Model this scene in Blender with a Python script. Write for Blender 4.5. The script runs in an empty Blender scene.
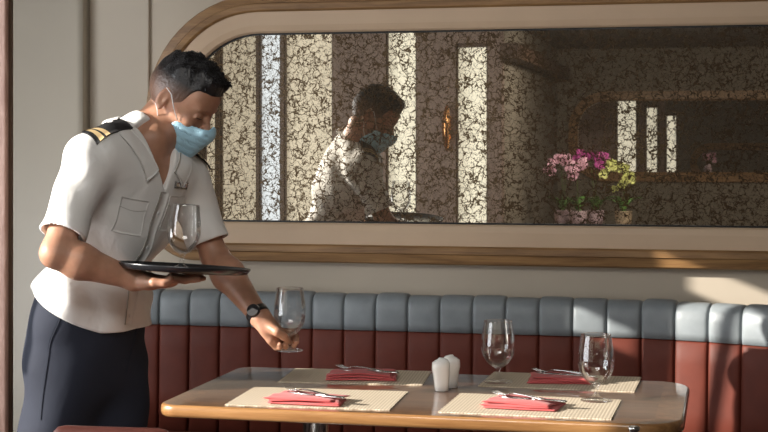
import bpy, bmesh, math, random
import numpy as np
from mathutils import Vector, Matrix, Euler
random.seed(7)
PI = math.pi
scn = bpy.context.scene
COL = scn.collection
YAW = math.radians(13.0)
FPX = 1500.0
CAMD, CAMH, HZ = 5.07, 1.40, 146.0

# ------------------------------------------------------------------ camera
cd = bpy.data.cameras.new('camera')
cd.sensor_width = 36.0
cd.lens = 36.0 * FPX / 768.0
cd.shift_y = -(216.0 - HZ) / 768.0
cd.clip_start = 0.05
cam = bpy.data.objects.new('camera', cd)
COL.objects.link(cam)
cam.location = (0, -CAMD, CAMH)
cam.rotation_euler = (PI / 2, 0, YAW)
scn.camera = cam

# ------------------------------------------------------------------ exposure, world, sun, daylight, fill lamps
scn.view_settings.view_transform = 'Standard'
scn.view_settings.look = 'None'
scn.view_settings.gamma = 1.0
scn.view_settings.exposure = 0.15
scn.view_settings.use_curve_mapping = False
w = bpy.data.worlds.new('sky')
scn.world = w
w.use_nodes = True
bg = w.node_tree.nodes['Background']
bg.inputs[0].default_value = (0.80, 0.88, 1.0, 1)
bg.inputs[1].default_value = 0.35
SUN_DIR = Vector((0.84, 0.43, -0.33)).normalized()
sd = bpy.data.lights.new('sun', 'SUN')
sd.energy = 9.0
sd.angle = math.radians(0.35)
sd.color = (1.0, 0.93, 0.83)
sun = bpy.data.objects.new('sun', sd)
COL.objects.link(sun)
sun.rotation_euler = SUN_DIR.to_track_quat('-Z', 'Y').to_euler()


def area(name, loc, direction, sx, sy, energy, color):
    l = bpy.data.lights.new(name, 'AREA')
    l.shape = 'RECTANGLE'
    l.size, l.size_y = sx, sy
    l.energy = energy
    l.color = color
    o = bpy.data.objects.new(name, l)
    COL.objects.link(o)
    o.location = loc
    o.rotation_euler = Vector(direction).to_track_quat('-Z', 'Y').to_euler()
    return o


area('window_daylight', (-3.6, -2.9, 1.5), (1, 0.0, -0.05), 3.0, 2.0, 88, (0.94, 0.97, 1.0))
area('overhead_fill', (-0.9, -3.7, 2.86), (-0.12, 0.35, -1), 1.6, 1.6, 58, (1.0, 0.97, 0.92))  # added ambient fill above the man, no fitting modelled
area('rear_fill', (0.6, -5.78, 2.27), (-0.05, -0.3, -1), 2.4, 0.5, 45, (1.0, 0.90, 0.78))  # added fill to lift the room behind the camera in the mirror
area('orchid_fill', (-0.75, -5.62, 2.24), (-0.15, -0.45, -0.62), 0.25, 0.25, 16, (1.0, 0.95, 0.88))  # added lamp, only there to brighten the orchids
area('far_fill', (0.8, -12.5, 2.27), (-0.2, 0.0, -1), 3.0, 3.0, 50, (1.0, 0.90, 0.78))  # added fill for the room beyond the opening


# ------------------------------------------------------------------ helpers
def P(px, py, z):
    """photo pixel at view depth z -> world point"""
    a = (px - 384) / FPX * z
    c = CAMH - (py - HZ) / FPX * z
    return Vector((a * math.cos(YAW) - z * math.sin(YAW), -CAMD + a * math.sin(YAW) + z * math.cos(YAW), c))


def RX(px, d):
    """world x of something seen at column px in the mirror at unfolded distance d"""
    return math.tan(math.atan((px - 384) / FPX) - YAW) * d


def tag(o, label=None, cat=None, group=None, kind=None):
    if label: o['label'] = label
    if cat: o['category'] = cat
    if group: o['group'] = group
    if kind: o['kind'] = kind
    return o


def empty(name, loc=(0, 0, 0), rz=0.0):
    o = bpy.data.objects.new(name, None)
    COL.objects.link(o)
    o.location = loc
    o.rotation_euler = (0, 0, rz)
    o.empty_display_size = 0.05
    return o


def mesh_obj(name, verts, faces, mats, parent=None, smooth=False, fmat=None):
    me = bpy.data.meshes.new(name)
    me.from_pydata([tuple(v) for v in verts], [], [tuple(f) for f in faces])
    if not isinstance(mats, (list, tuple)): mats = [mats]
    for m in mats: me.materials.append(m)
    if fmat is not None:
        me.polygons.foreach_set('material_index', fmat)
    if smooth:
        me.polygons.foreach_set('use_smooth', [True] * len(me.polygons))
    me.update()
    o = bpy.data.objects.new(name, me)
    COL.objects.link(o)
    if parent is not None: o.parent = parent
    return o


def bm_obj(name, bm, mat, parent=None, smooth=False, recalc=True):
    if recalc: bmesh.ops.recalc_face_normals(bm, faces=bm.faces)
    me = bpy.data.meshes.new(name)
    bm.to_mesh(me)
    bm.free()
    for m in (mat if isinstance(mat, (list, tuple)) else [mat]): me.materials.append(m)
    if smooth: me.polygons.foreach_set('use_smooth', [True] * len(me.polygons))
    o = bpy.data.objects.new(name, me)
    COL.objects.link(o)
    if parent is not None: o.parent = parent
    return o


def bevel(o, wd, seg=2):
    m = o.modifiers.new('bevel', 'BEVEL')
    m.width = wd
    m.segments = seg
    m.limit_method = 'ANGLE'
    m.harden_normals = False
    return o


def add_box(bm, lo, hi, M=None):
    lo, hi = Vector(lo), Vector(hi)
    vs = []
    for x in (lo.x, hi.x):
        for y in (lo.y, hi.y):
            for z in (lo.z, hi.z):
                v = Vector((x, y, z))
                vs.append(bm.verts.new(M @ v if M else v))
    for f in ((0, 1, 3, 2), (4, 6, 7, 5), (0, 4, 5, 1), (2, 3, 7, 6), (0, 2, 6, 4), (1, 5, 7, 3)):
        bm.faces.new([vs[i] for i in f])


def box(name, lo, hi, mat, parent=None, bev=0.0):
    bm = bmesh.new()
    add_box(bm, lo, hi)
    o = bm_obj(name, bm, mat, parent)
    if bev: bevel(o, bev)
    return o


def add_tube(bm, pts, radii, n=10, cap=True):
    pts = [Vector(p) for p in pts]
    if not isinstance(radii, (list, tuple)): radii = [radii] * len(pts)
    rings = []
    up = None
    for i, p in enumerate(pts):
        t = (pts[min(i + 1, len(pts) - 1)] - pts[max(i - 1, 0)]).normalized()
        if up is None:
            up = Vector((0, 0, 1)) if abs(t.z) < 0.9 else Vector((1, 0, 0))
        s = t.cross(up).normalized()
        up = s.cross(t).normalized()
        rings.append([bm.verts.new(p + (s * math.cos(2 * PI * k / n) + up * math.sin(2 * PI * k / n)) * radii[i]) for k in range(n)])
    for a, b in zip(rings[:-1], rings[1:]):
        for k in range(n):
            bm.faces.new((a[k], a[(k + 1) % n], b[(k + 1) % n], b[k]))
    if cap:
        bm.faces.new(rings[0][::-1])
        bm.faces.new(rings[-1])


def tube(name, pts, radii, mat, parent=None, n=10):
    bm = bmesh.new()
    add_tube(bm, pts, radii, n)
    return bm_obj(name, bm, mat, parent, smooth=True)


def lathe(name, prof, mat, parent=None, n=40, M=None, close=False):
    verts, faces = [], []
    rings = []
    for r, z in prof:
        if r < 1e-6:
            rings.append([len(verts)])
            verts.append(Vector((0, 0, z)))
        else:
            rings.append(list(range(len(verts), len(verts) + n)))
            verts += [Vector((r * math.cos(2 * PI * k / n), r * math.sin(2 * PI * k / n), z)) for k in range(n)]
    for a, b in zip(rings[:-1], rings[1:]):
        for k in range(n):
            k2 = (k + 1) % n
            if len(a) == 1 and len(b) == 1: continue
            if len(a) == 1: faces.append((a[0], b[k2], b[k]))
            elif len(b) == 1: faces.append((a[k], a[k2], b[0]))
            else: faces.append((a[k], a[k2], b[k2], b[k]))
    if M is not None: verts = [M @ v for v in verts]
    return mesh_obj(name, verts, faces, mat, parent, smooth=True)


def spline(pts, n):
    """Catmull-Rom through points (tuples of any size)"""
    pts = [np.array(p, float) for p in pts]
    pts = [2 * pts[0] - pts[1]] + pts + [2 * pts[-1] - pts[-2]]
    out = []
    for i in range(1, len(pts) - 2):
        p0, p1, p2, p3 = pts[i - 1:i + 3]
        for k in range(n):
            t = k / n
            out.append(0.5 * (2 * p1 + (p2 - p0) * t + (2 * p0 - 5 * p1 + 4 * p2 - p3) * t * t + (3 * p1 - p0 - 3 * p2 + p3) * t ** 3))
    out.append(pts[-2])
    return out


# ------------------------------------------------------------------ materials
class NT:
    def __init__(s, name):
        s.m = bpy.data.materials.new(name)
        s.m.use_nodes = True
        s.t = s.m.node_tree
        s.b = s.t.nodes['Principled BSDF']
        s.out = s.t.nodes['Material Output']

    def n(s, typ, **kw):
        nd = s.t.nodes.new('ShaderNode' + typ)
        for k, v in kw.items():
            if k in nd.inputs:
                nd.inputs[k].default_value = v
            else:
                setattr(nd, k, v)
        return nd

    def l(s, a, b):
        s.t.links.new(a, b)

    def coord(s, scale=(1, 1, 1), kind='Object', rot=(0, 0, 0)):
        tc = s.n('TexCoord')
        mp = s.n('Mapping')
        mp.inputs['Scale'].default_value = scale
        mp.inputs['Rotation'].default_value = rot
        s.l(tc.outputs[kind], mp.inputs['Vector'])
        return mp.outputs['Vector']

    def ramp(s, fac, stops):
        r = s.n('ValToRGB')
        e = r.color_ramp.elements
        while len(e) > 2: e.remove(e[-1])
        for i, (p, c) in enumerate(stops):
            if i > 1: e.new(p)
            e[i].position = p
        for i, (p, c) in enumerate(stops):
            e[i].color = tuple(c) + (1,) if len(c) == 3 else c
        s.l(fac, r.inputs[0])
        return r.outputs[0]

    def bump(s, h, strength=0.2, dist=0.01):
        b = s.n('Bump')
        b.inputs['Strength'].default_value = strength
        b.inputs['Distance'].default_value = dist
        s.l(h, b.inputs['Height'])
        s.l(b.outputs[0], s.b.inputs['Normal'])
        return b


def plain(name, col, rough=0.5, metal=0.0, noise=0.0, nscale=20.0, bump=0.0, coat=0.0, spec=0.5, sheen=0.0, sss=0.0):
    k = NT(name)
    k.b.inputs['Base Color'].default_value = tuple(col) + (1,)
    k.b.inputs['Roughness'].default_value = rough
    k.b.inputs['Metallic'].default_value = metal
    k.b.inputs['Specular IOR Level'].default_value = spec
    if coat:
        k.b.inputs['Coat Weight'].default_value = coat
        k.b.inputs['Coat Roughness'].default_value = 0.06
    if sheen:
        k.b.inputs['Sheen Weight'].default_value = sheen
    if sss:
        k.b.inputs['Subsurface Weight'].default_value = sss
        k.b.inputs['Subsurface Radius'].default_value = (0.012, 0.005, 0.003)
    if noise or bump:
        v = k.coord((nscale,) * 3)
        nz = k.n('TexNoise', Scale=1.0, Detail=6.0)
        k.l(v, nz.inputs['Vector'])
        if noise:
            c = np.array(col)
            k.l(k.ramp(nz.outputs[0], [(0.3, tuple(c * (1 - noise))), (0.7, tuple(np.minimum(c * (1 + noise), 1)))]), k.b.inputs['Base Color'])
        if bump: k.bump(nz.outputs[0], bump, 0.004)
    return k.m


def wood(name, c0, c1, scale=(2, 30, 30), rough=0.35, coat=0.0):
    k = NT(name)
    v = k.coord(scale)
    nz = k.n('TexNoise', Scale=1.0, Detail=8.0, Roughness=0.6, Distortion=0.6)
    k.l(v, nz.inputs['Vector'])
    v2 = k.coord((scale[0] * 3, scale[1] * 6, scale[2] * 6))
    n2 = k.n('TexNoise', Scale=1.0, Detail=4.0)
    k.l(v2, n2.inputs['Vector'])
    mx = k.n('Math', operation='MULTIPLY_ADD')
    k.l(n2.outputs[0], mx.inputs[0])
    mx.inputs[1].default_value = 0.35
    k.l(nz.outputs[0], mx.inputs[2])
    k.l(k.ramp(mx.outputs[0], [(0.5, c0), (0.85, c1)]), k.b.inputs['Base Color'])
    k.b.inputs['Roughness'].default_value = rough
    if coat:
        k.b.inputs['Coat Weight'].default_value = coat
        k.b.inputs['Coat Roughness'].default_value = 0.03
    k.bump(n2.outputs[0], 0.06, 0.003)
    return k.m


M = {}
M['wall'] = plain('cream_wall', (0.50, 0.435, 0.35), 0.7, noise=0.03, nscale=6, bump=0.05)
M['wall_panel'] = plain('cream_panel', (0.48, 0.42, 0.34), 0.6, noise=0.02, nscale=4)
M['wall_grey'] = plain('grey_cream_panel', (0.55, 0.50, 0.42), 0.38, noise=0.02, nscale=4)
M['cream_trim'] = plain('cream_trim', (0.60, 0.44, 0.30), 0.45, noise=0.03, nscale=8)
M['black'] = plain('black_gasket', (0.01, 0.01, 0.01), 0.4)
M['oak'] = wood('oak_wood', (0.17, 0.085, 0.030), (0.36, 0.20, 0.080), (3, 40, 40), 0.45)
M['dark_wood'] = wood('dark_wood', (0.055, 0.030, 0.018), (0.10, 0.055, 0.033), (3, 3, 1), 0.5)
M['brown_panel'] = wood('brown_panel', (0.17, 0.115, 0.09), (0.24, 0.17, 0.135), (30, 30, 2), 0.6)
M['post_wood'] = wood('reddish_post_wood', (0.36, 0.21, 0.165), (0.54, 0.35, 0.285), (40, 40, 7), 0.45)
M['table_top'] = wood('walnut_table_top', (0.12, 0.056, 0.030), (0.22, 0.115, 0.062), (3, 26, 26), 0.3, coat=1.0)
M['table_border'] = wood('walnut_table_border', (0.15, 0.072, 0.034), (0.27, 0.14, 0.072), (26, 26, 3), 0.3, coat=1.0)
M['table_edge'] = wood('honey_table_edge', (0.23, 0.105, 0.036), (0.42, 0.22, 0.085), (3, 40, 40), 0.3, coat=0.8)
M['floor'] = plain('dark_carpet', (0.045, 0.025, 0.022), 0.9, noise=0.3, nscale=60)
M['ceiling'] = plain('ceiling_paint', (0.22, 0.20, 0.17), 0.8)
M['end_wall'] = plain('taupe_wallcovering', (0.20, 0.17, 0.13), 0.8, noise=0.15, nscale=30)
M['red_vinyl'] = plain('brick_red_leather', (0.135, 0.030, 0.018), 0.55, spec=0.3, noise=0.12, nscale=14, bump=0.10)
M['grey_vinyl'] = plain('blue_grey_leather', (0.24, 0.27, 0.29), 0.45, noise=0.10, nscale=16, bump=0.22)
M['chair_vinyl'] = plain('maroon_chair_leather', (0.20, 0.06, 0.045), 0.4, noise=0.1)
M['metal'] = plain('brushed_steel', (0.62, 0.61, 0.60), 0.18, metal=1.0)
M['brass'] = plain('warm_brass', (0.85, 0.42, 0.18), 0.25, metal=1.0)
M['porcelain'] = plain('white_porcelain', (0.86, 0.85, 0.82), 0.18, coat=0.6)
M['tray'] = plain('black_tray', (0.018, 0.019, 0.022), 0.22, noise=0.1, spec=0.6)
M['hole'] = plain('dark_hole', (0.02, 0.02, 0.02), 0.6)


def skin_mat():
    k = NT('tan_skin')
    v = k.coord((30, 30, 30))
    nz = k.n('TexNoise', Scale=1.0, Detail=5.0)
    k.l(v, nz.inputs['Vector'])
    k.l(k.ramp(nz.outputs[0], [(0.3, (0.40, 0.205, 0.13)), (0.7, (0.52, 0.28, 0.185))]), k.b.inputs['Base Color'])
    k.b.inputs['Roughness'].default_value = 0.45
    k.b.inputs['Subsurface Weight'].default_value = 0.12
    k.b.inputs['Subsurface Scale'].default_value = 0.01
    k.bump(nz.outputs[0], 0.08, 0.002)
    return k.m


def cloth_mat(name, col, scale=900, bump=0.15, rough=0.85, wr=0.0, sheen=0.15):
    k = NT(name)
    v = k.coord((9, 9, 9))
    nz = k.n('TexNoise', Scale=1.0, Detail=3.0, Distortion=0.4)
    k.l(v, nz.inputs['Vector'])
    c = np.array(col)
    k.l(k.ramp(nz.outputs[0], [(0.3, tuple(c * 0.95)), (0.7, tuple(np.minimum(c * 1.03, 1)))]), k.b.inputs['Base Color'])
    k.b.inputs['Roughness'].default_value = rough
    k.b.inputs['Sheen Weight'].default_value = sheen
    k.bump(nz.outputs[0], bump, 0.012 if wr == 0 else wr)
    return k.m


M['skin'] = skin_mat()
M['shirt'] = cloth_mat('white_shirt_cotton', (0.86, 0.85, 0.83), bump=0.5, wr=0.02)
M['trousers'] = cloth_mat('navy_trouser_cloth', (0.011, 0.015, 0.030), bump=0.3, sheen=0.0)
M['mask'] = cloth_mat('pale_blue_mask', (0.46, 0.76, 0.95), bump=0.1)
M['elastic'] = plain('white_elastic', (0.8, 0.8, 0.8), 0.8)
M['black_cloth'] = plain('black_epaulette_cloth', (0.012, 0.012, 0.014), 0.8)
M['gold'] = plain('gold_braid', (0.62, 0.46, 0.24), 0.5)
M['watch'] = plain('black_rubber', (0.012, 0.012, 0.014), 0.35)
M['seam'] = plain('stitched_seam', (0.45, 0.43, 0.40), 0.9)
M['seam_navy'] = plain('navy_seam', (0.012, 0.016, 0.03), 0.9)
M['shoe'] = plain('black_shoe', (0.01, 0.01, 0.01), 0.25)
M['eye'] = plain('eye', (0.35, 0.32, 0.30), 0.2)
M['napkin_red'] = cloth_mat('coral_red_napkin', (0.56, 0.10, 0.10), bump=0.2)


def hair_mat():
    k = NT('black_hair')
    tc = k.n('TexCoord')
    sep = k.n('SeparateXYZ')
    k.l(tc.outputs['Object'], sep.inputs[0])
    k.l(k.ramp(sep.outputs[2], [(0.005, (0.20, 0.11, 0.075)), (0.062, (0.012, 0.011, 0.012))]), k.b.inputs['Base Color'])
    k.b.inputs['Roughness'].default_value = 0.38
    v = k.coord((120, 120, 120))
    nz = k.n('TexNoise', Scale=1.0, Detail=3.0)
    k.l(v, nz.inputs['Vector'])
    k.bump(nz.outputs[0], 0.6, 0.004)
    return k.m


M['hair'] = hair_mat()
M['hair_strand'] = plain('black_hair_strand', (0.012, 0.011, 0.013), 0.3)


def glass_mat():
    """thin clear drinking glass: see-through face on, reflecting at the rims"""
    k = NT('clear_glass')
    k.t.nodes.remove(k.b)
    tr = k.n('BsdfTransparent')
    tr.inputs[0].default_value = (0.985, 0.985, 0.985, 1)
    gl = k.n('BsdfGlossy')
    gl.inputs['Roughness'].default_value = 0.03
    gl.inputs[0].default_value = (1, 1, 1, 1)
    lw = k.n('LayerWeight')
    lw.inputs['Blend'].default_value = 0.22
    mp = k.n('Math', operation='MULTIPLY_ADD')
    k.l(lw.outputs['Fresnel'], mp.inputs[0])
    mp.inputs[1].default_value = 0.55
    mp.inputs[2].default_value = 0.05
    mx = k.n('MixShader')
    k.l(mp.outputs[0], mx.inputs[0])
    k.l(tr.outputs[0], mx.inputs[1])
    k.l(gl.outputs[0], mx.inputs[2])
    k.l(mx.outputs[0], k.out.inputs[0])
    return k.m


M['glass'] = glass_mat()


def mirror_mat():
    k = NT('antique_mirror')
    k.t.nodes.remove(k.b)
    v = k.coord((1, 1, 1))
    # warp the coordinates so the craquelure curls
    nz = k.n('TexNoise', Scale=34.0, Detail=4.0)
    k.l(v, nz.inputs['Vector'])
    sub = k.n('VectorMath', operation='MULTIPLY_ADD')
    k.l(nz.outputs['Color'], sub.inputs[0])
    sub.inputs[1].default_value = (0.042, 0.042, 0.042)
    k.l(v, sub.inputs[2])
    nzb = k.n('TexNoise', Scale=110.0, Detail=2.0)
    k.l(v, nzb.inputs['Vector'])
    sb2 = k.n('VectorMath', operation='MULTIPLY_ADD')
    k.l(nzb.outputs['Color'], sb2.inputs[0])
    sb2.inputs[1].default_value = (0.016, 0.016, 0.016)
    k.l(sub.outputs[0], sb2.inputs[2])
    sub = sb2
    vo = k.n('TexVoronoi', feature='DISTANCE_TO_EDGE', Scale=36.0)
    k.l(sub.outputs[0], vo.inputs['Vector'])
    # second finer net
    vo2 = k.n('TexVoronoi', feature='DISTANCE_TO_EDGE', Scale=62.0)
    k.l(sub.outputs[0], vo2.inputs['Vector'])
    n3 = k.n('TexNoise', Scale=22.0, Detail=4.0, Roughness=0.65)
    k.l(v, n3.inputs['Vector'])
    # width of the veins varies with noise
    wd = k.n('MapRange')
    wd.inputs['From Min'].default_value = 0.36
    wd.inputs['From Max'].default_value = 0.66
    wd.inputs['To Min'].default_value = 0.03
    wd.inputs['To Max'].default_value = 0.21
    k.l(n3.outputs[0], wd.inputs['Value'])
    lt = k.n('MapRange', interpolation_type='SMOOTHSTEP')
    k.l(vo.outputs['Distance'], lt.inputs['Value'])
    lt.inputs['From Min'].default_value = 0.0
    k.l(wd.outputs[0], lt.inputs['From Max'])
    lt.inputs['To Min'].default_value = 1.0
    lt.inputs['To Max'].default_value = 0.0
    lt2 = k.n('MapRange', interpolation_type='SMOOTHSTEP')
    k.l(vo2.outputs['Distance'], lt2.inputs['Value'])
    wd2 = k.n('Math', operation='MULTIPLY')
    k.l(wd.outputs[0], wd2.inputs[0])
    wd2.inputs[1].default_value = 0.7
    k.l(wd2.outputs[0], lt2.inputs['From Max'])
    lt2.inputs['To Min'].default_value = 0.8
    lt2.inputs['To Max'].default_value = 0.0
    mxm = k.n('Math', operation='MAXIMUM')
    k.l(lt.outputs[0], mxm.inputs[0])
    k.l(lt2.outputs[0], mxm.inputs[1])
    vein = k.ramp(mxm.outputs[0], [(0.30, (0, 0, 0)), (0.75, (1, 1, 1))])
    gl = k.n('BsdfGlossy')
    gl.inputs[0].default_value = (0.80, 0.77, 0.70, 1)
    gl.inputs['Roughness'].default_value = 0.012
    haze = k.n('BsdfDiffuse')
    haze.inputs[0].default_value = (0.36, 0.30, 0.23, 1)
    m1 = k.n('MixShader')
    m1.inputs[0].default_value = 0.10
    k.l(gl.outputs[0], m1.inputs[1])
    k.l(haze.outputs[0], m1.inputs[2])
    # veins: tarnished silver, mostly brown with a little reflection left
    vd = k.n('BsdfDiffuse')
    vd.inputs[0].default_value = (0.085, 0.058, 0.036, 1)
    vg = k.n('BsdfGlossy')
    vg.inputs[0].default_value = (0.20, 0.15, 0.10, 1)
    vg.inputs['Roughness'].default_value = 0.12
    m2 = k.n('MixShader')
    m2.inputs[0].default_value = 0.45
    k.l(vd.outputs[0], m2.inputs[1])
    k.l(vg.outputs[0], m2.inputs[2])
    m3 = k.n('MixShader')
    k.l(vein, m3.inputs[0])
    k.l(m1.outputs[0], m3.inputs[1])
    k.l(m2.outputs[0], m3.inputs[2])
    k.l(m3.outputs[0], k.out.inputs[0])
    return k.m


M['mirror'] = mirror_mat()


def glow(name, col, strength, mottled=0.0):
    k = NT(name)
    k.b.inputs['Base Color'].default_value = tuple(col) + (1,)
    k.b.inputs['Emission Color'].default_value = tuple(col) + (1,)
    k.b.inputs['Emission Strength'].default_value = strength
    k.b.inputs['Roughness'].default_value = 0.9
    if mottled:
        v = k.coord((2.0, 2.0, 1.2))
        nz = k.n('TexNoise', Scale=1.0, Detail=2.0)
        k.l(v, nz.inputs['Vector'])
        c = np.array(col)
        k.l(k.ramp(nz.outputs[0], [(0.3, tuple(c * (1 - mottled))), (0.7, tuple(c))]), k.b.inputs['Emission Color'])
    return k.m


M['blind'] = glow('sunlit_cream_blind', (0.84, 0.80, 0.66), 0.82, 0.12)  # daylight behind the blind is put in as emission
M['blind_dim'] = glow('cream_blind', (0.74, 0.67, 0.53), 0.72, 0.25)  # dimmer copy of the blind, its backlight also emission
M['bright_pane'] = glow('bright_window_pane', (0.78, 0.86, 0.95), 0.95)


def mat_weave():
    k = NT('woven_straw')
    v = k.coord((1, 1, 1))
    wx = k.n('TexWave', wave_type='BANDS', bands_direction='X', Scale=36.0, Distortion=0.8)
    wy = k.n('TexWave', wave_type='BANDS', bands_direction='Y', Scale=40.0, Distortion=0.8)
    k.l(v, wx.inputs['Vector'])
    k.l(v, wy.inputs['Vector'])
    mu = k.n('Math', operation='MULTIPLY')
    k.l(wx.outputs['Fac'], mu.inputs[0])
    k.l(wy.outputs['Fac'], mu.inputs[1])
    k.l(k.ramp(mu.outputs[0], [(0.0, (0.50, 0.41, 0.30)), (0.5, (0.74, 0.65, 0.51))]), k.b.inputs['Base Color'])
    k.b.inputs['Roughness'].default_value = 0.8
    k.bump(mu.outputs[0], 0.3, 0.002)
    return k.m


M['weave'] = mat_weave()

# ================================================================== THE SETTING
CZ = 2.90


def structure(o):
    o['kind'] = 'structure'
    return o


structure(box('floor', (-4.5, -20.5, -0.1), (3.8, 0.3, 0.0), M['floor']))
structure(box('ceiling', (-4.5, -5.43, CZ), (3.8, 0.3, CZ + 0.1), M['ceiling']))
structure(box('wall_back', (-4.0, 0.0, 0.0), (3.8, 0.15, CZ), M['wall']))
structure(box('wall_right', (3.6, -20.5, 0.0), (3.8, 0.0, CZ), M['end_wall']))

# flat panel and curved panel left of the mirror
structure(box('trim_1', (-2.262, -0.014, 0.0), (-2.034, 0.0, CZ), M['wall_panel'], bev=0.004))
verts, faces = [], []
NSEG = 24
for i in range(NSEG + 1):
    t = i / NSEG
    x = -2.268 - 0.62 * t
    y = -0.060 + 0.055 * t ** 2.0
    verts += [(x, y, 0.0), (x, y, CZ), (x, 0.0, 0.0), (x, 0.0, CZ)]
for i in range(NSEG):
    a, b = 4 * i, 4 * i + 4
    faces += [(a, a + 1, b + 1, b), (a + 1, a + 3, b + 3, b + 1)]
faces += [(0, 2, 3, 1)]
structure(mesh_obj('trim_2', verts, faces, M['wall_grey'], smooth=False))
for p in bpy.data.objects['trim_2'].data.polygons: p.use_smooth = abs(p.normal.z) < 0.5 and abs(p.normal.y) > 0.5


def wall_plate(name, axis, pos, thick, u0, u1, z0, z1, holes, mat):
    """wall with rectangular holes; axis 'x' = wall plane normal to x. holes: (ua, ub, za, zb)"""
    us = sorted({u0, u1} | {h[0] for h in holes} | {h[1] for h in holes})
    zs = sorted({z0, z1} | {h[2] for h in holes} | {h[3] for h in holes})
    bm = bmesh.new()
    for ua, ub in zip(us[:-1], us[1:]):
        for za, zb in zip(zs[:-1], zs[1:]):
            cu, cz = (ua + ub) / 2, (za + zb) / 2
            if any(h[0] < cu < h[1] and h[2] < cz < h[3] for h in holes): continue
            if axis == 'x': add_box(bm, (pos, ua, za), (pos + thick, ub, zb))
            else: add_box(bm, (ua, pos, za), (ub, pos + thick, zb))
    return bm_obj(name, bm, mat)


# left wall, never in frame; its openings are cut to shape the sun patches
LH = [(-3.40, -2.09, 0.5, 2.42), (-2.06, -1.90, 2.15, 2.27), (-2.16, -1.955, 2.42, 2.555), (-2.60, -2.16, 2.42, 2.50)]
structure(wall_plate('wall_left', 'x', -4.05, 0.10, -5.43, 0.0, 0.0, CZ, LH, M['wall']))

# unseen slanting struts added outside the openings to break up the sun patches
for q, (ya, yb) in enumerate(((-2.24, -2.34), (-2.56, -2.50))):
    bmx = bmesh.new()
    add_tube(bmx, [(-4.14, ya, 1.7), (-4.14, yb, 2.6)], .022, 8)
    o = bm_obj('trim_%d' % (8 + q), bmx, M['dark_wood'])
    structure(o)

# the mirror's bands: concentric rounded rectangles on the wall
MX0, MX1, MZ0, MZ1, MR = -1.894, 1.35, 1.136, 1.793, 0.28


def rrect(off, n=14, x0=MX0, x1=MX1, z0=MZ0, z1=MZ1, r=MR, rb=None):
    x0, x1, z0, z1, r = x0 - off, x1 + off, z0 - off, z1 + off, r + off
    rb = r if rb is None else rb + off
    rt = r
    pts = []
    for cx, cz, a0, r in ((x1 - rt, z1 - rt, 0, rt), (x0 + rt, z1 - rt, 90, rt), (x0 + rb, z0 + rb, 180, rb), (x1 - rb, z0 + rb, 270, rb)):
        for i in range(n + 1):
            a = math.radians(a0 + 90 * i / n)
            pts.append((cx + r * math.cos(a), cz + r * math.sin(a)))
    return pts


def band(name, prof, mat, parent=None, closed=False, smooth=False, **kw):
    """prof: list of (offset, y)"""
    loops = [[(x, y, z) for x, z in rrect(off, **kw)] for off, y in prof]
    n = len(loops[0])
    verts = [v for lp in loops for v in lp]
    faces = []
    m = len(loops)
    for j in range(m - 1 if not closed else m):
        j2 = (j + 1) % m
        for i in range(n):
            i2 = (i + 1) % n
            faces.append((j * n + i, j * n + i2, j2 * n + i2, j2 * n + i))
    return mesh_obj(name, verts, faces, mat, parent, smooth=smooth)


# wall_back is at y=0; bands stand proud of it
mirror = empty('wall_mirror', (0, 0, MZ0))
tag(mirror, 'long antiqued wall mirror with brown veining, rounded corners and an oak frame', 'mirror')


def reparent(o, root):
    o.parent = root
    o.matrix_parent_inverse = Matrix.Translation(root.location).inverted() if root.rotation_euler.z == 0 else (Matrix.Translation(root.location) @ Matrix.Rotation(root.rotation_euler.z, 4, 'Z')).inverted()
    return o


pane = rrect(0.0, rb=.04)
gm = mesh_obj('mirror_glass', [(x, -0.006, z) for x, z in pane] + [(x, -0.001, z) for x, z in pane],
              [tuple(range(len(pane))), tuple(range(2 * len(pane) - 1, len(pane) - 1, -1))] +
              [(i, (i + 1) % len(pane), (i + 1) % len(pane) + len(pane), i + len(pane)) for i in range(len(pane))], M['mirror'])
reparent(gm, mirror)
reparent(band('black_gasket', [(-0.002, -0.007), (-0.002, -0.012), (0.004, -0.012), (0.004, -0.001)], M['black'], rb=.04), mirror)
reparent(band('cream_surround', [(0.004, -0.001), (0.004, -0.022), (0.010, -0.030), (0.030, -0.036), (0.0775, -0.040), (0.0775, -0.001)], M['cream_trim'], rb=.04), mirror)
reparent(band('oak_frame', [(0.0775, -0.001), (0.0775, -0.046), (0.084, -0.052), (0.104, -0.054), (0.108, -0.048), (0.136, -0.044), (0.141, -0.038), (0.141, -0.001)], M['oak'], rb=.04), mirror)

# wood post at the far left edge of the view
pc = P(-14, 300, 4.55)
px1 = P(7.4, 300, 4.55)
wpost = px1.x - pc.x
o = box('wooden_post', (px1.x - 0.16, px1.y - 0.012, 0.0), (px1.x, px1.y + 0.012, CZ), M['post_wood'], bev=0.006)
structure(o); o.name = 'trim_3'
o = box('trim_4', (px1.x - 0.10, px1.y + 0.0125, 0.0), (px1.x + 0.006, px1.y + 0.026, CZ), M['dark_wood'])
structure(o)

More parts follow.
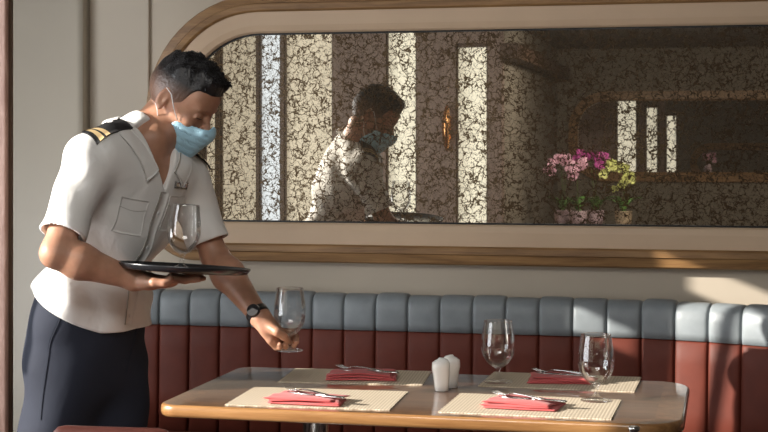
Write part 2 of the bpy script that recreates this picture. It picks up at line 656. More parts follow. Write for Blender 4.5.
# ---- what the mirror sees: window wall opposite, return wall, opening and far room in place of a second mirror
D1 = 10.5
Y1 = -(D1 - CAMD)
xs = lambda p: RX(p, D1)
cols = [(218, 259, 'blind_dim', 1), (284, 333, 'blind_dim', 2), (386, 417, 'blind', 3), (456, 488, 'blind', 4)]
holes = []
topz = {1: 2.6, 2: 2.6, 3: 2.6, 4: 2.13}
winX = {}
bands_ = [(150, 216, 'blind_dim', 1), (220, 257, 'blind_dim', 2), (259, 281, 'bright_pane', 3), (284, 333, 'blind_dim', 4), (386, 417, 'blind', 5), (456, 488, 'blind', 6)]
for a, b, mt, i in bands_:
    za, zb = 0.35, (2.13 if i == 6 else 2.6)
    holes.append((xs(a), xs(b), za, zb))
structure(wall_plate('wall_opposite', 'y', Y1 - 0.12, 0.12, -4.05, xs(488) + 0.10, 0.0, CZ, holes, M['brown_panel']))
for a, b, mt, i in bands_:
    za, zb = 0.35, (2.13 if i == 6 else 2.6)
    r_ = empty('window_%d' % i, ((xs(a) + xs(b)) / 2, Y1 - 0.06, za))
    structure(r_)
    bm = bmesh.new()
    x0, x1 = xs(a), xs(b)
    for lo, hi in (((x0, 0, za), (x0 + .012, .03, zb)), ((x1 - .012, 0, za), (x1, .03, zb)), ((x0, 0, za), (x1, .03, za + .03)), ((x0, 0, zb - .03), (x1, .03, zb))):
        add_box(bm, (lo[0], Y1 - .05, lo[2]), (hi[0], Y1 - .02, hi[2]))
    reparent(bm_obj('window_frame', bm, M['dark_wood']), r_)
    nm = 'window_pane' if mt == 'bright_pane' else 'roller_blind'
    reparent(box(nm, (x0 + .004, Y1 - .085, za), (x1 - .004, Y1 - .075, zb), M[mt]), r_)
# return wall going away from the mirror, taupe
XR_ = xs(488) + 0.10
D2 = 14.0
Y2 = -(D2 - CAMD)
structure(box('wall_return', (XR_ - 0.12, Y2, 0.0), (XR_, Y1 - 0.12, 2.6), M['end_wall']))
structure(box('trim_5', (XR_, Y2, 2.02), (XR_ + 0.12, Y1 + 0.1, 2.12), M['dark_wood']))
structure(box('ceiling_rear', (-4.5, -20.5, 2.30), (3.8, Y1 - 0.0, 2.40), M['ceiling']))
structure(box('wall_soffit', (XR_, Y1 - 0.1, 2.40), (3.6, Y1, CZ), M['ceiling']))
# partition with oak-framed rounded opening, built in place of a second mirror
bx0 = RX(578, D2); bx1 = bx0 + 3.1
zf = lambda py, px=600, d=D2: CAMH - (py - HZ) / FPX * (d * math.cos(YAW) + abs(RX(px, d)) * math.sin(YAW))
bz0, bz1 = zf(172), zf(101)
kw = dict(x0=bx0, x1=bx1, z0=bz0, z1=bz1, r=0.26)
inner = rrect(0, **kw)
N_ = len(inner)
outer = []
cx_, cz_ = (bx0 + bx1) / 2, (bz0 + bz1) / 2
OX0, OX1, OZ0, OZ1 = XR_ - 0.12, 3.6, 0.0, 2.30
for i, (x, z) in enumerate(inner):
    q = i // (N_ // 4); t = (i % (N_ // 4)) / (N_ // 4 - 1)
    if q == 0: o2 = (OX1, OZ1) if 0 < t < 1 else ((OX1, OZ1))
    elif q == 1: o2 = (OX0, OZ1)
    elif q == 2: o2 = (OX0, OZ0)
    else: o2 = (OX1, OZ0)
    outer.append(o2)
bm = bmesh.new()
fr = [[bm.verts.new((x, Y2 - dy, z)) for x, z in inner] for dy in (0.0, 0.12)]
co = [[bm.verts.new((x, Y2 - dy, z)) for x, z in ((OX1, OZ1), (OX0, OZ1), (OX0, OZ0), (OX1, OZ0))] for dy in (0.0, 0.12)]
for s in (0, 1):
    for i in range(N_):
        i2 = (i + 1) % N_
        q, q2 = i // (N_ // 4), i2 // (N_ // 4)
        if q == q2: bm.faces.new((fr[s][i], fr[s][i2], co[s][q]))
        else: bm.faces.new((fr[s][i], fr[s][i2], co[s][q2], co[s][q]))
for i in range(N_):
    i2 = (i + 1) % N_
    bm.faces.new((fr[0][i], fr[0][i2], fr[1][i2], fr[1][i]))
structure(bm_obj('wall_partition', bm, M['end_wall']))
fb = band('trim_6', [(-0.002, Y2 - .10), (-0.002, Y2 + 0.03), (0.01, Y2 + 0.04), (0.085, Y2 + 0.035), (0.09, Y2 - 0.001)], M['oak'], **kw)
structure(fb)
# far room modelled for that mirror's reflection: three window strips, far wall with frame
far = [(618, 636, 97, 168, 16.0), (647, 657, 108, 171, 18.2), (667, 676, 116, 171, 20.2)]
for j, (pa, pb, ta, tb, d) in enumerate(far):
    x0, x1 = RX(pa, d), RX(pb, d)
    yy = -(d - CAMD)
    z1 = zf(ta, pa, d); z0 = zf(tb + 22, pa, d)
    r_ = empty('window_%d' % (7 + j), ((x0 + x1) / 2, yy, z0))
    structure(r_)
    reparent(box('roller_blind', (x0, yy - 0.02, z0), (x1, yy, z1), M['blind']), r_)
    bm = bmesh.new()
    for lo, hi in (((x0 - .03, z0 - .03), (x0, z1 + .03)), ((x1, z0 - .03), (x1 + .03, z1 + .03)), ((x0, z1), (x1, z1 + .03)), ((x0, z0 - .03), (x1, z0))):
        add_box(bm, (lo[0], yy - .03, lo[1]), (hi[0], yy + .02, hi[1]))
    reparent(bm_obj('window_frame', bm, M['dark_wood']), r_)
    xa = RX(575 if j == 0 else (638, 659)[j - 1], d)
    structure(box('wall_pier_%d' % (j + 1), (xa, yy - 0.10, 0), (x0 - .03, yy + 0.02, 2.30), M['brown_panel']))
D3 = 22.0
Y3 = -(D3 - CAMD)
structure(box('wall_far', (-4.5, Y3 - 0.1, 0), (3.8, Y3, 2.4), M['end_wall']))
fx0 = RX(697, D3)
kw3 = dict(x0=fx0, x1=fx0 + 2.6, z0=zf(176, 700, D3), z1=zf(150, 700, D3), r=0.2)
structure(band('trim_7', [(0, Y3 + 0.001), (0, Y3 + .03), (0.10, Y3 + .03), (0.10, Y3 + 0.001)], M['oak'], **kw3))

# brass wall lamp seen in the mirror
lx = xs(448)
lz = lambda py: CAMH - (py - HZ) / FPX * (D1 * math.cos(YAW) + abs(lx) * math.sin(YAW))
lamp = empty('wall_lamp', (lx, Y1, lz(128)))
tag(lamp, 'curved brass wall lamp on the dark brown panel, seen in the mirror', 'wall lamp')
reparent(box('back_plate', (lx - .025, Y1 + .0005, lz(140)), (lx + .025, Y1 + .02, lz(116)), M['brass'], bev=.004), lamp)
bm = bmesh.new()
zc, zh = lz(128), (lz(104) - lz(150)) / 2
prv = []
for i in range(13):
    t = -1 + i / 6
    z = zc + zh * t
    yb = Y1 + 0.02 + 0.075 * math.cos(t * PI / 2)
    hw = 0.028 * math.sqrt(max(0.02, 1 - t * t * 0.95))
    prv.append([bm.verts.new((lx - hw, yb - 0.02 * (1 - t * t), z)), bm.verts.new((lx, yb, z)), bm.verts.new((lx + hw, yb - 0.02 * (1 - t * t), z)), bm.verts.new((lx, yb - .012, z))])
for a, b in zip(prv[:-1], prv[1:]):
    for k in range(4): bm.faces.new((a[k], a[(k + 1) % 4], b[(k + 1) % 4], b[k]))
bm.faces.new(prv[0]); bm.faces.new(prv[-1])
reparent(bm_obj('lamp_shade', bm, M['brass'], smooth=True), lamp)

# ================================================================== BANQUETTE
PWID = 0.111
bench = empty('banquette', (-0.9, -0.25, 0))
tag(bench, 'long banquette with channelled brick red back and a blue grey top band', 'bench')
path = []   # seam points (x, y) of the front of the backrest
xk, yk = -0.2826, -0.135
left = [(xk - PWID * i, yk) for i in range(18)][::-1]
path = left[:]
ang = 0.0
for stp in (10, 15, 20, 24, 27, 34, 44, 56, 70, 85):
    a = math.radians(stp)
    x, y = path[-1]
    path.append((x + 0.109 * math.cos(a), y - 0.109 * math.sin(a)))
TS = (0, .012, .03, .06, .12, .25, .5, .75, .88, .94, .97, .988)
SUBD = len(TS)


def channel_mesh(name, prof, mat, scallop=0.0):
    """prof: list of (outward offset, z, bulge factor)"""
    cols_ = []
    for i in range(len(path) - 1):
        (xa, ya), (xb, yb) = path[i], path[i + 1]
        dx, dy = xb - xa, yb - ya
        L = math.hypot(dx, dy)
        nx, ny = dy / L, -dx / L
        if ny > 0: nx, ny = -nx, -ny
        jit = 0.003 * math.sin(i * 2.3)
        for t in TS:
            bl = (1 - abs(2 * t - 1) ** 26) * .7 + .3 * (1 - abs(2 * t - 1) ** 4)
            cols_.append((xa + dx * t, ya + dy * t, nx, ny, bl, jit))
    cols_.append((path[-1][0], path[-1][1], nx, ny, 0, 0))
    # average normals at seams so neighbours meet
    verts, faces = [], []
    m = len(prof)
    for ci, (x, y, nx, ny, bl, jit) in enumerate(cols_):
        if ci % SUBD == 0 and 0 < ci < len(cols_) - 1:
            pn = cols_[ci - 1]
            ax, ay = nx + pn[2], ny + pn[3]
            q = math.hypot(ax, ay)
            nx, ny = ax / q, ay / q
        for off, z, bf in prof:
            o_ = off + bf * (0.004 * bl - 0.012 * (1 - bl))
            verts.append((x + nx * o_, y + ny * o_, z + (scallop * (bl - 1) + jit * bl) * (z - 0.80) / 0.09 * (z > 0.8)))
    for c in range(len(cols_) - 1):
        for j in range(m - 1):
            a = c * m + j
            faces.append((a, a + m, a + m + 1, a + 1))
    for c in (0, len(cols_) - 1):
        faces.append(tuple(c * m + j for j in range(m)))
    o = mesh_obj(name, verts, faces, mat, smooth=True)
    bmx = bmesh.new(); bmx.from_mesh(o.data)
    bmesh.ops.recalc_face_normals(bmx, faces=bmx.faces)
    bmx.to_mesh(o.data); bmx.free()
    return reparent(o, bench)


channel_mesh('grey_top_band', [(-.11, .776, 0), (0.0, .776, 1), (0.002, .80, 1), (0.002, .84, 1), (-.002, .868, 1), (-.014, .886, .8), (-.034, .895, .4), (-.06, .897, .2), (-.085, .890, 0), (-.11, .872, 0)], M['grey_vinyl'], 0.007)
channel_mesh('red_backrest', [(-.11, .40, 0), (0.012, .40, 1), (0.008, .55, 1), (0.004, .70, 1), (0.0, .768, 1), (-.008, .7755, 1), (-.11, .7755, 0)], M['red_vinyl'])
# dark piping between the channels is the groove itself; seat cushions
for i in range(3):
    xa = path[0][0] + 0.02 + i * 0.66
    xb = min(xa + 0.65, 0.0)
    reparent(box('seat_cushion', (xa, -0.60, 0.34), (xb, -0.17, 0.42), M['red_vinyl'], bev=0.03), bench)
reparent(box('base', (path[0][0] + .03, -0.56, 0.0), (-0.02, -0.06, 0.338), M['dark_wood']), bench)

# ================================================================== TABLE
TX0, TX1, TY0, TY1, TZ = -1.432, -0.108, -1.472, -0.785, 0.74
table = empty('dining_table', ((TX0 + TX1) / 2, (TY0 + TY1) / 2, 0))
tag(table, 'lacquered walnut dining table with honey coloured rounded edge, in front of the banquette', 'table')


def rr2(x0, x1, y0, y1, rs, n=8):
    """rs radii: (x1y1, x0y1, x0y0, x1y0)"""
    pts = []
    for (cx, cy, r, a0) in ((x1 - rs[0], y1 - rs[0], rs[0], 0), (x0 + rs[1], y1 - rs[1], rs[1], 90), (x0 + rs[2], y0 + rs[2], rs[2], 180), (x1 - rs[3], y0 + rs[3], rs[3], 270)):
        for i in range(n + 1):
            a = math.radians(a0 + 90 * i / n)
            pts.append((cx + r * math.cos(a), cy + r * math.sin(a)))
    return pts


def tloop(ins):
    return rr2(TX0 + ins, TX1 - ins, TY0 + ins, TY1 - ins, [max(r - ins, .005) for r in (.10, .055, .055, .11)])


def loft(name, loops, mat, parent=None, smooth=True, cap=True):
    n = len(loops[0])
    verts = [v for lp in loops for v in lp]
    faces = []
    for j in range(len(loops) - 1):
        for i in range(n):
            i2 = (i + 1) % n
            faces.append((j * n + i, j * n + i2, (j + 1) * n + i2, (j + 1) * n + i))
    if cap:
        faces.append(tuple(range(n))[::-1])
        faces.append(tuple((len(loops) - 1) * n + i for i in range(n)))
    return mesh_obj(name, verts, faces, mat, parent, smooth=smooth)


reparent(loft('border_inlay', [[(x, y, z) for x, y in tloop(i_)] for i_, z in ((.070, TZ), (.008, TZ))], M['table_border'], cap=False), table)
eprof = [(0.008, TZ), (0.004, TZ - .0015), (0.001, TZ - .005), (0, TZ - .010), (0.0, TZ - .022), (.002, TZ - .028), (.007, TZ - .032), (.03, TZ - .034), (.075, TZ - .034)]
reparent(loft('edge_band', [[(x, y, z) for x, y in tloop(i_)] for i_, z in eprof], M['table_edge'], cap=False), table)
reparent(loft('table_top', [[(x, y, z) for x, y in tloop(i_)] for i_, z in ((.070, TZ - .034), (.070, TZ))], M['table_top'], smooth=False), table)
for xx in (-1.10, -0.44):
    reparent(lathe('pedestal', [(0, 0), (.20, 0), (.20, .012), (.05, .03), (.036, .05), (.036, .69), (.11, .704), (.11, .706), (0, .706)], M['metal'], M=Matrix.Translation((xx, -1.13, 0))), table)

# ---- place mats
mats_spec = [('NL', (222, 405), (257, 388), (411, 392), (386, 411)), ('NR', (434, 412.5), (464, 394), (625, 400.6), (607, 420)),
             ('FR', (475, 386.5), (497, 372.5), (642.5, 378), (633, 392.5)), ('FL', (273, 382), (300, 369.5), (431.6, 371.5), (422, 386))]
mat_lab = {'NL': 'woven straw place mat on the left front of the table, nearest the man', 'NR': 'woven straw place mat on the right front of the table under a goblet and fork',
           'FR': 'woven straw place mat on the right rear of the table by the bench', 'FL': 'woven straw place mat on the left rear of the table, mostly in shade'}
MATC = {}


def table_pt(px, py):
    z = (CAMH - TZ) * FPX / (py - HZ)
    return P(px, py, z)


for nm, *cs in mats_spec:
    q = [table_pt(*c) for c in cs]
    c = sum(q, Vector()) / 4
    ux = ((q[3] - q[0]) + (q[2] - q[1])) / 2
    ang = math.atan2(ux.y, ux.x)
    hw, hd = ux.length / 2, ((q[1] - q[0]).length + (q[2] - q[3]).length) / 4
    MATC[nm] = (c, ang, hw, hd)
    bm = bmesh.new()
    nx_, ny_ = 40, 26
    grid = [[[bm.verts.new(((-1 + 2 * i / nx_) * (hw + .0012 * math.sin(j * 2.1)), (-1 + 2 * j / ny_) * (hd + .0010 * math.sin(i * 1.7)), zz)) for j in range(ny_ + 1)] for i in range(nx_ + 1)] for zz in (0.0, 0.0022)]
    for s in (0, 1):
        for i in range(nx_):
            for j in range(ny_):
                bm.faces.new((grid[s][i][j], grid[s][i + 1][j], grid[s][i + 1][j + 1], grid[s][i][j + 1]))
    for i in range(nx_):
        for j in (0, ny_): bm.faces.new((grid[0][i][j], grid[0][i + 1][j], grid[1][i + 1][j], grid[1][i][j]))
    for j in range(ny_):
        for i in (0, nx_): bm.faces.new((grid[0][i][j], grid[0][i][j + 1], grid[1][i][j + 1], grid[1][i][j]))
    o = bm_obj('place_mat', bm, M['weave'])
    o.location = (c.x, c.y, TZ + 0.0003)
    o.rotation_euler = (0, 0, ang)
    tag(o, mat_lab[nm], 'place mat', 'woven place mats on the table')


# ---- folded napkins
def napkin(loc, rz, L, W, label, layers=3, seed=1):
    rnd = random.Random(seed)
    bm = bmesh.new()
    nU, nV = 28, 18
    z0 = 0.0
    for ly in range(layers):
        th = 0.0058
        sk = rnd.uniform(-.22, .22)
        sh = rnd.uniform(-.003, .003)
        Ls = L * (1 - 0.035 * ly + rnd.uniform(-.015, .015))
        Ws = W * (1 - 0.04 * ly + rnd.uniform(-.02, .02))
        ph = rnd.uniform(0, 6)
        rings = []
        top, bot = [], []
        for i in range(nU + 1):
            u = -1 + 2 * i / nU
            ct, cb = [], []
            for j in range(nV + 1):
                v = -1 + 2 * j / nV
                x = u * Ls / 2 + v * sk * W / 2 + sh
                y = v * Ws / 2 + 0.004 * math.sin(u * 2 + ph)
                ed = max(abs(u) ** 10, abs(v) ** 10)
                wv = 0.0014 * math.sin(u * 3 + ph) * math.cos(v * 2 + ph) * (ly + 1) / layers + 0.003 * (ly / layers) * math.sin(1.3 * u + ph) + 0.0012 * (ly > 0) * math.sin(5 * v + 2 * u + ph)
                pf = 0.0022 * (1 - u * u) * (ly + 1) / layers
                zm = z0 + th / 2 + wv * min(1, ly) + pf
                hh = th / 2 * math.sqrt(max(0.0, 1 - ed)) + 0.0002
                ct.append(bm.verts.new((x, y, zm + hh)))
                cb.append(bm.verts.new((x, y, max(0.0, zm - hh))))
            top.append(ct); bot.append(cb)
        for g in (top, bot):
            for i in range(nU):
                for j in range(nV):
                    bm.faces.new((g[i][j], g[i + 1][j], g[i + 1][j + 1], g[i][j + 1]))
        for i in range(nU):
            for j in (0, nV): bm.faces.new((top[i][j], top[i + 1][j], bot[i + 1][j], bot[i][j]))
        for j in range(nV):
            for i in (0, nU): bm.faces.new((top[i][j], top[i][j + 1], bot[i][j + 1], bot[i][j]))
        z0 += th * 0.92
    o = bm_obj('folded_napkin', bm, M['napkin_red'], smooth=True)
    o.location = loc
    o.rotation_euler = (0, 0, rz)
    tag(o, label, 'napkin', 'folded red napkins on the place mats')
    return o, z0


def strip(bm, stations):
    """stations: (x, y, z, halfwidth, halfthick) along a piece of flatware"""
    prev = None
    for s in stations:
        x, y, z, hw, ht = s
        cur = [bm.verts.new((x, y - hw, z)), bm.verts.new((x, y - hw * .6, z + ht)), bm.verts.new((x, y + hw * .6, z + ht)), bm.verts.new((x, y + hw, z)), bm.verts.new((x, y + hw * .6, z - ht)), bm.verts.new((x, y - hw * .6, z - ht))]
        if prev:
            for k in range(6): bm.faces.new((prev[k], prev[(k + 1) % 6], cur[(k + 1) % 6], cur[k]))
        else: bm.faces.new(cur[::-1])
        prev = cur
    bm.faces.new(prev)


def fork(loc, rot, label):
    r_ = empty('fork', loc); r_.rotation_euler = rot
    tag(r_, label, 'fork', 'forks laid on the napkins')
    bm = bmesh.new()
    strip(bm, [(-.095, 0, .000, .0055, .0016), (-.09, 0, .000, .0095, .0018), (-.06, 0, .002, .0085, .0018), (-.02, 0, .005, .0045, .002), (.02, 0, .006, .0032, .002), (.035, 0, .004, .0045, .0016)])
    bm_obj('handle', bm, M['metal'], r_, smooth=True)
    bm = bmesh.new()
    strip(bm, [(.033, 0, .0045, .0042, .0014), (.043, 0, .001, .0105, .0010), (.055, 0, -.001, .0125, .0009), (.060, 0, -.001, .0125, .0009)])
    for k in range(4):
        yy = -.0108 + .0072 * k
        strip(bm, [(.058, yy, -.001, .0021, .0009), (.075, yy, .001, .0019, .0009), (.092, yy, .005, .0015, .0008), (.100, yy, .008, .0008, .0006)])
    bm_obj('tines', bm, M['metal'], r_, smooth=True)
    return r_


def knife(loc, rot, label):
    r_ = empty('table_knife', loc); r_.rotation_euler = rot
    tag(r_, label, 'knife', 'table knives laid on the napkins')
    bm = bmesh.new()
    strip(bm, [(-.105, 0, 0, .004, .002), (-.10, 0, 0, .0085, .0032), (-.06, 0, 0, .0075, .0034), (-.01, 0, 0, .0055, .0030), (.005, 0, 0, .0050, .0024)])
    bm_obj('handle', bm, M['metal'], r_, smooth=True)
    bm = bmesh.new()
    strip(bm, [(.003, 0, 0, .0055, .0016), (.02, .001, 0, .0092, .0010), (.06, .001, 0, .0095, .0008), (.09, 0, 0, .0075, .0007), (.105, -.003, 0, .0022, .0005)])
    bm_obj('blade', bm, M['metal'], r_, smooth=True)
    return r_


nap = {}
nz_ = TZ + 0.0029
spec = [('NL', table_pt(307, 403), 0.00, .195, .115, 'coral red folded napkin in sunlight, nearest the man on the front left mat'),
        ('FL', table_pt(362, 379), 0.12, .20, .12, 'dark red folded napkin in the shade on the rear left mat'),
        ('NR', table_pt(524, 407.5), -0.05, .185, .12, 'red folded napkin on the front right mat beside the goblet'),
        ('FR', table_pt(562, 382.5), 0.10, .185, .11, 'red folded napkin on the rear right mat, behind the goblet')]
for i, (k_, p_, rz, L, W_, lab) in enumerate(spec):
    o, zt = napkin((p_.x, p_.y, nz_), rz, L, W_, lab, seed=3 + i)
    nap[k_] = (p_, nz_ + zt + 0.0035)
wh = {'NL': 'napkin on the front left mat, nearest the man', 'FL': 'shaded napkin on the rear left mat', 'NR': 'napkin on the front right mat', 'FR': 'napkin on the rear right mat'}
fk = {'NL': (.000, .004, 2.50), 'NR': (-.012, .002, 2.55), 'FL': (-.006, .004, 2.66), 'FR': (-.004, .004, 2.75)}
kn = {'NL': (.024, -.008, -.34 + PI), 'NR': (.022, -.008, -.20 + PI), 'FL': (.02, -.004, -.12 + PI), 'FR': (.012, -.006, -.22 + PI)}
for k_ in nap:
    p_, zt = nap[k_]
    dx, dy, a = kn[k_]
    kk = knife((p_.x + dx, p_.y + dy, zt + .0010), (0, 0.0, a), 'steel table knife on the ' + wh[k_])
    dx, dy, a = fk[k_]
    kk.scale = (.86, .86, .9)
    ff = fork((p_.x + dx, p_.y + dy, zt + .0055), (0, 0.03, a), 'steel fork on the ' + wh[k_])
    ff.scale = (.88, .88, .9)


# ---- goblets
GPROF = [(0.0, .0035), (.012, .0040), (.026, .0022), (.0375, .0012), (.0385, .0004), (.036, 0.0)]


def goblet(loc, label, rot=None, s=1.0):
    r_ = empty('water_goblet', loc)
    r_.scale = (1.06, 1.06, 1.0)
    tag(r_, label, 'glass', 'clear stemmed goblets')
    foot = [(0.0, 0.0), (.037, 0.0), (.0385, .0012), (.034, .0030), (.020, .0065), (.010, .011), (.0062, .017)]
    stem = [(.0062, .017), (.0050, .024), (.0048, .030), (.0062, .036), (.011, .0415), (.0, .0425)]
    bowl = [(0.0, .0425), (.010, .0418), (.021, .0475), (.031, .058), (.0400, .074), (.0442, .092), (.0446, .108), (.0428, .130), (.0396, .150), (.0370, .1695), (.0360, .1702), (.0357, .1690), (.0386, .148), (.0418, .128), (.0434, .108), (.0430, .092), (.0387, .075), (.0295, .0600), (.0195, .0500), (.009, .0450), (0, .0445)]
    sp = spline(bowl, 3)
    f_ = lambda pr: [(max(0.0, r * s), z * s) for r, z in pr]
    lathe('foot', f_(foot), M['glass'], r_, n=44)
    lathe('stem', f_(stem), M['glass'], r_, n=24)
    lathe('bowl', f_(sp), M['glass'], r_, n=44)
    return r_


p_ = table_pt(596, 401.5)
goblet((p_.x, p_.y, TZ + .0026), 'clear goblet standing on the front right place mat')
p_ = table_pt(498, 383.0)
goblet((p_.x, p_.y, TZ + .0026), 'clear goblet standing on the rear right place mat by the shakers')


# ---- salt and pepper
def shaker(name, p, rz, label, pattern):
    r_ = empty(name, (p.x, p.y, TZ + .0004), rz)
    tag(r_, label, 'shaker', 'white porcelain shakers')
    loops = []
    for z, sx, sy, ox in ((0, .017, .016, 0), (.0015, .0185, .0180, 0), (.02, .0200, .0190, 0), (.045, .0222, .0205, .001), (.062, .0240, .0215, .002), (.070, .0240, .0215, .002), (.076, .0225, .0195, .003), (.081, .020, .016, .005), (.0845, .012, .010, .008), (.0855, .004, .004, .010)):
        lp = []
        for i in range(32):
            a = 2 * PI * i / 32
            ca, sa = math.cos(a), math.sin(a)
            lp.append((ox + sx * math.copysign(abs(ca) ** .7, ca), sy * math.copysign(abs(sa) ** .7, sa), z - (.006 if z > .06 else 0) * ca * 0.8))
        loops.append(lp)
    loft('body', loops, M['porcelain'], r_)
    bm = bmesh.new()
    for (x, y) in pattern:
        bmesh.ops.create_cone(bm, cap_ends=True, segments=8, radius1=.0012, radius2=.0012, depth=.0014, matrix=Matrix.Translation((x + .008, y, .0820)))
    bm_obj('pour_holes', bm, M['hole'], r_)
    return r_


p_ = table_pt(441.5, 391.0)
shaker('salt_shaker', p_, math.radians(200), 'white porcelain shaker at the front of the pair between the mats', [(0, 0), (.004, .004), (-.004, .004)])
p2 = table_pt(450.6, 387.6)
shaker('pepper_shaker', p2, math.radians(15), 'white porcelain shaker half hidden at the rear of the pair', [(0, 0), (.004, 0)])

# ---- foreground chair at the bottom left
cc = P(112, 427, 3.15)
chair = empty('dining_chair', (cc.x, cc.y, 0), YAW)
tag(chair, 'maroon upholstered chair back just showing at the bottom left in front of the man', 'chair')
hw = 62 / FPX * 3.15
loops = []
for z, k, th in ((.46, .86, .018), (.50, .90, .022), (.62, .97, .026), (.72, 1.0, .026), (cc.z - .035, .99, .024), (cc.z - .014, .95, .020), (cc.z - .004, .88, .012), (cc.z, .76, .004)):
    lp = []
    for i in range(40):
        a = 2 * PI * i / 40
        ca, sa = math.cos(a), math.sin(a)
        x = hw * k * math.copysign(abs(ca) ** .5, ca)
        lp.append((x, th * math.copysign(abs(sa) ** .6, sa) + .25 * x * x, z - (.004 * x / hw if z > .7 else 0)))
    loops.append(lp)
loft('backrest', loops, M['chair_vinyl'], chair)
lp_ = [[(x, y + .25, z) for x, y in rr2(-.21 + i_, .21 - i_, -.21 + i_, .21 - i_, [.05] * 4)] for i_, z in ((.02, .40), (0, .41), (0, .45), (.02, .465))]
loft('seat', lp_, M['chair_vinyl'], chair)
for sx in (-1, 1):
    for yy, yt in ((.06, .08), (.46, .42)):
        tube('leg', [(sx * .19, yy, 0.0), (sx * .17, yt, .405)], [.012, .017], M['dark_wood'], chair)

# chrome post top in front of the table's right end
pp = P(634, 426, 3.42)
post = empty('metal_stand', (pp.x, pp.y, 0))
tag(post, 'slim chrome post top just below the right front of the table', 'stand')
lathe('post', [(0, .012), (.0095, .012), (.0095, pp.z - .012), (.013, pp.z - .010), (.014, pp.z - .003), (.010, pp.z), (0, pp.z)], M['metal'], post, n=24)
lathe('base', [(0, 0), (.12, 0), (.12, .008), (.02, .013), (0, .013)], M['metal'], post, n=32)
# ================================================================== THE MAN (signed-distance modelling)
class Field:
    def __init__(s, lo, hi, h):
        s.lo, s.h = np.array(lo, float), h
        s.n = np.ceil((np.array(hi) - s.lo) / h).astype(int) + 1
        s.D = np.full(s.n, 0.05, np.float32)
        s.ax = [(s.lo[i] + h * np.arange(s.n[i])).astype(np.float32) for i in range(3)]

    def sl(s, lo, hi):
        r = []
        for i in range(3):
            a = max(0, int(math.floor((lo[i] - s.lo[i]) / s.h)))
            b = min(s.n[i], int(math.ceil((hi[i] - s.lo[i]) / s.h)) + 1)
            r.append(slice(a, max(a, b)))
        X = s.ax[0][r[0]][:, None, None]
        Y = s.ax[1][r[1]][None, :, None]
        Z = s.ax[2][r[2]][None, None, :]
        return tuple(r), X, Y, Z

    def put(s, prim, k=0.01, op='add', pad=None):
        fn, lo, hi = prim
        pad = (0.05 + k) if pad is None else pad
        r, X, Y, Z = s.sl([v - pad for v in lo], [v + pad for v in hi])
        if min(x.stop - x.start for x in r) <= 0: return
        d = fn(X, Y, Z)
        A = s.D[r]
        if op == 'add':
            hh = np.clip(0.5 + 0.5 * (A - d) / k, 0, 1)
            s.D[r] = A * (1 - hh) + d * hh - k * hh * (1 - hh)
        elif op == 'sub':
            d = -d
            hh = np.clip(0.5 - 0.5 * (A - d) / k, 0, 1)
            s.D[r] = A * (1 - hh) + d * hh + k * hh * (1 - hh)
        elif op == 'and':
            hh = np.clip(0.5 - 0.5 * (A - d) / k, 0, 1)
            s.D[r] = A * (1 - hh) + d * hh + k * hh * (1 - hh)

    def mesh(s):
        D = s.D
        D = D.copy()
        for i in range(3):
            ix = [slice(None)] * 3
            for e in (0, -1):
                ix[i] = e
                D[tuple(ix)] = np.maximum(D[tuple(ix)], 0.001)
        ins = D < 0
        nx, ny, nz = D.shape
        c = np.zeros((nx - 1, ny - 1, nz - 1), np.uint8)
        for a in (0, 1):
            for b in (0, 1):
                for g in (0, 1):
                    c += ins[a:nx - 1 + a, b:ny - 1 + b, g:nz - 1 + g]
        act = (c > 0) & (c < 8)
        idx = np.full(act.shape, -1, np.int64)
        cells = np.argwhere(act)
        idx[act] = np.arange(len(cells))
        acc = np.zeros((len(cells), 3)); cnt = np.zeros(len(cells))
        I, J, K = cells.T
        for ax in range(3):
            o1, o2 = [i for i in range(3) if i != ax]
            for u in (0, 1):
                for v in (0, 1):
                    p = [I.copy(), J.copy(), K.copy()]
                    p[o1] = p[o1] + u; p[o2] = p[o2] + v
                    q = [x.copy() for x in p]; q[ax] = q[ax] + 1
                    d0, d1 = D[tuple(p)], D[tuple(q)]
                    m = (d0 < 0) != (d1 < 0)
                    t = np.where(m, d0 / np.where(m, d0 - d1, 1), 0)
                    pt = np.stack([p[0], p[1], p[2]], 1).astype(float)
                    pt[:, ax] += t
                    acc[m] += pt[m]; cnt[m] += 1
        V = s.lo + s.h * acc / cnt[:, None]
        F = []
        for ax in range(3):
            o1, o2 = [(1, 2), (2, 0), (0, 1)][ax]
            sl0 = [slice(None)] * 3; sl1 = [slice(None)] * 3
            sl0[ax] = slice(0, -1); sl1[ax] = slice(1, None)
            e = ins[tuple(sl0)] != ins[tuple(sl1)]
            fl = ins[tuple(sl0)]
            E = np.argwhere(e)
            E = E[(E[:, o1] > 0) & (E[:, o2] > 0) & (E[:, o1] < D.shape[o1] - 1) & (E[:, o2] < D.shape[o2] - 1)]
            f = fl[tuple(E.T)]
            q = []
            for du, dv in ((-1, -1), (0, -1), (0, 0), (-1, 0)):
                C = E.copy(); C[:, o1] += du; C[:, o2] += dv
                q.append(idx[tuple(C.T)])
            q = np.stack(q, 1)
            q[~f] = q[~f][:, ::-1]
            F.append(q)
        F = np.concatenate(F)
        return V, F[(F >= 0).all(1)]


def field_obj(name, fld, mat, parent=None, keep=None):
    V, F = fld.mesh()
    me = bpy.data.meshes.new(name)
    me.vertices.add(len(V)); me.vertices.foreach_set('co', V.astype(np.float32).ravel())
    me.loops.add(len(F) * 4); me.loops.foreach_set('vertex_index', F.astype(np.int32).ravel())
    me.polygons.add(len(F))
    me.polygons.foreach_set('loop_start', np.arange(0, len(F) * 4, 4, dtype=np.int32))
    me.update(calc_edges=True)
    me.polygons.foreach_set('use_smooth', [True] * len(F))
    me.materials.append(mat)
    me.validate()
    o = bpy.data.objects.new(name, me)
    COL.objects.link(o)
    if parent is not None: o.parent = parent
    return o


V3 = lambda *a: np.array(a, float)


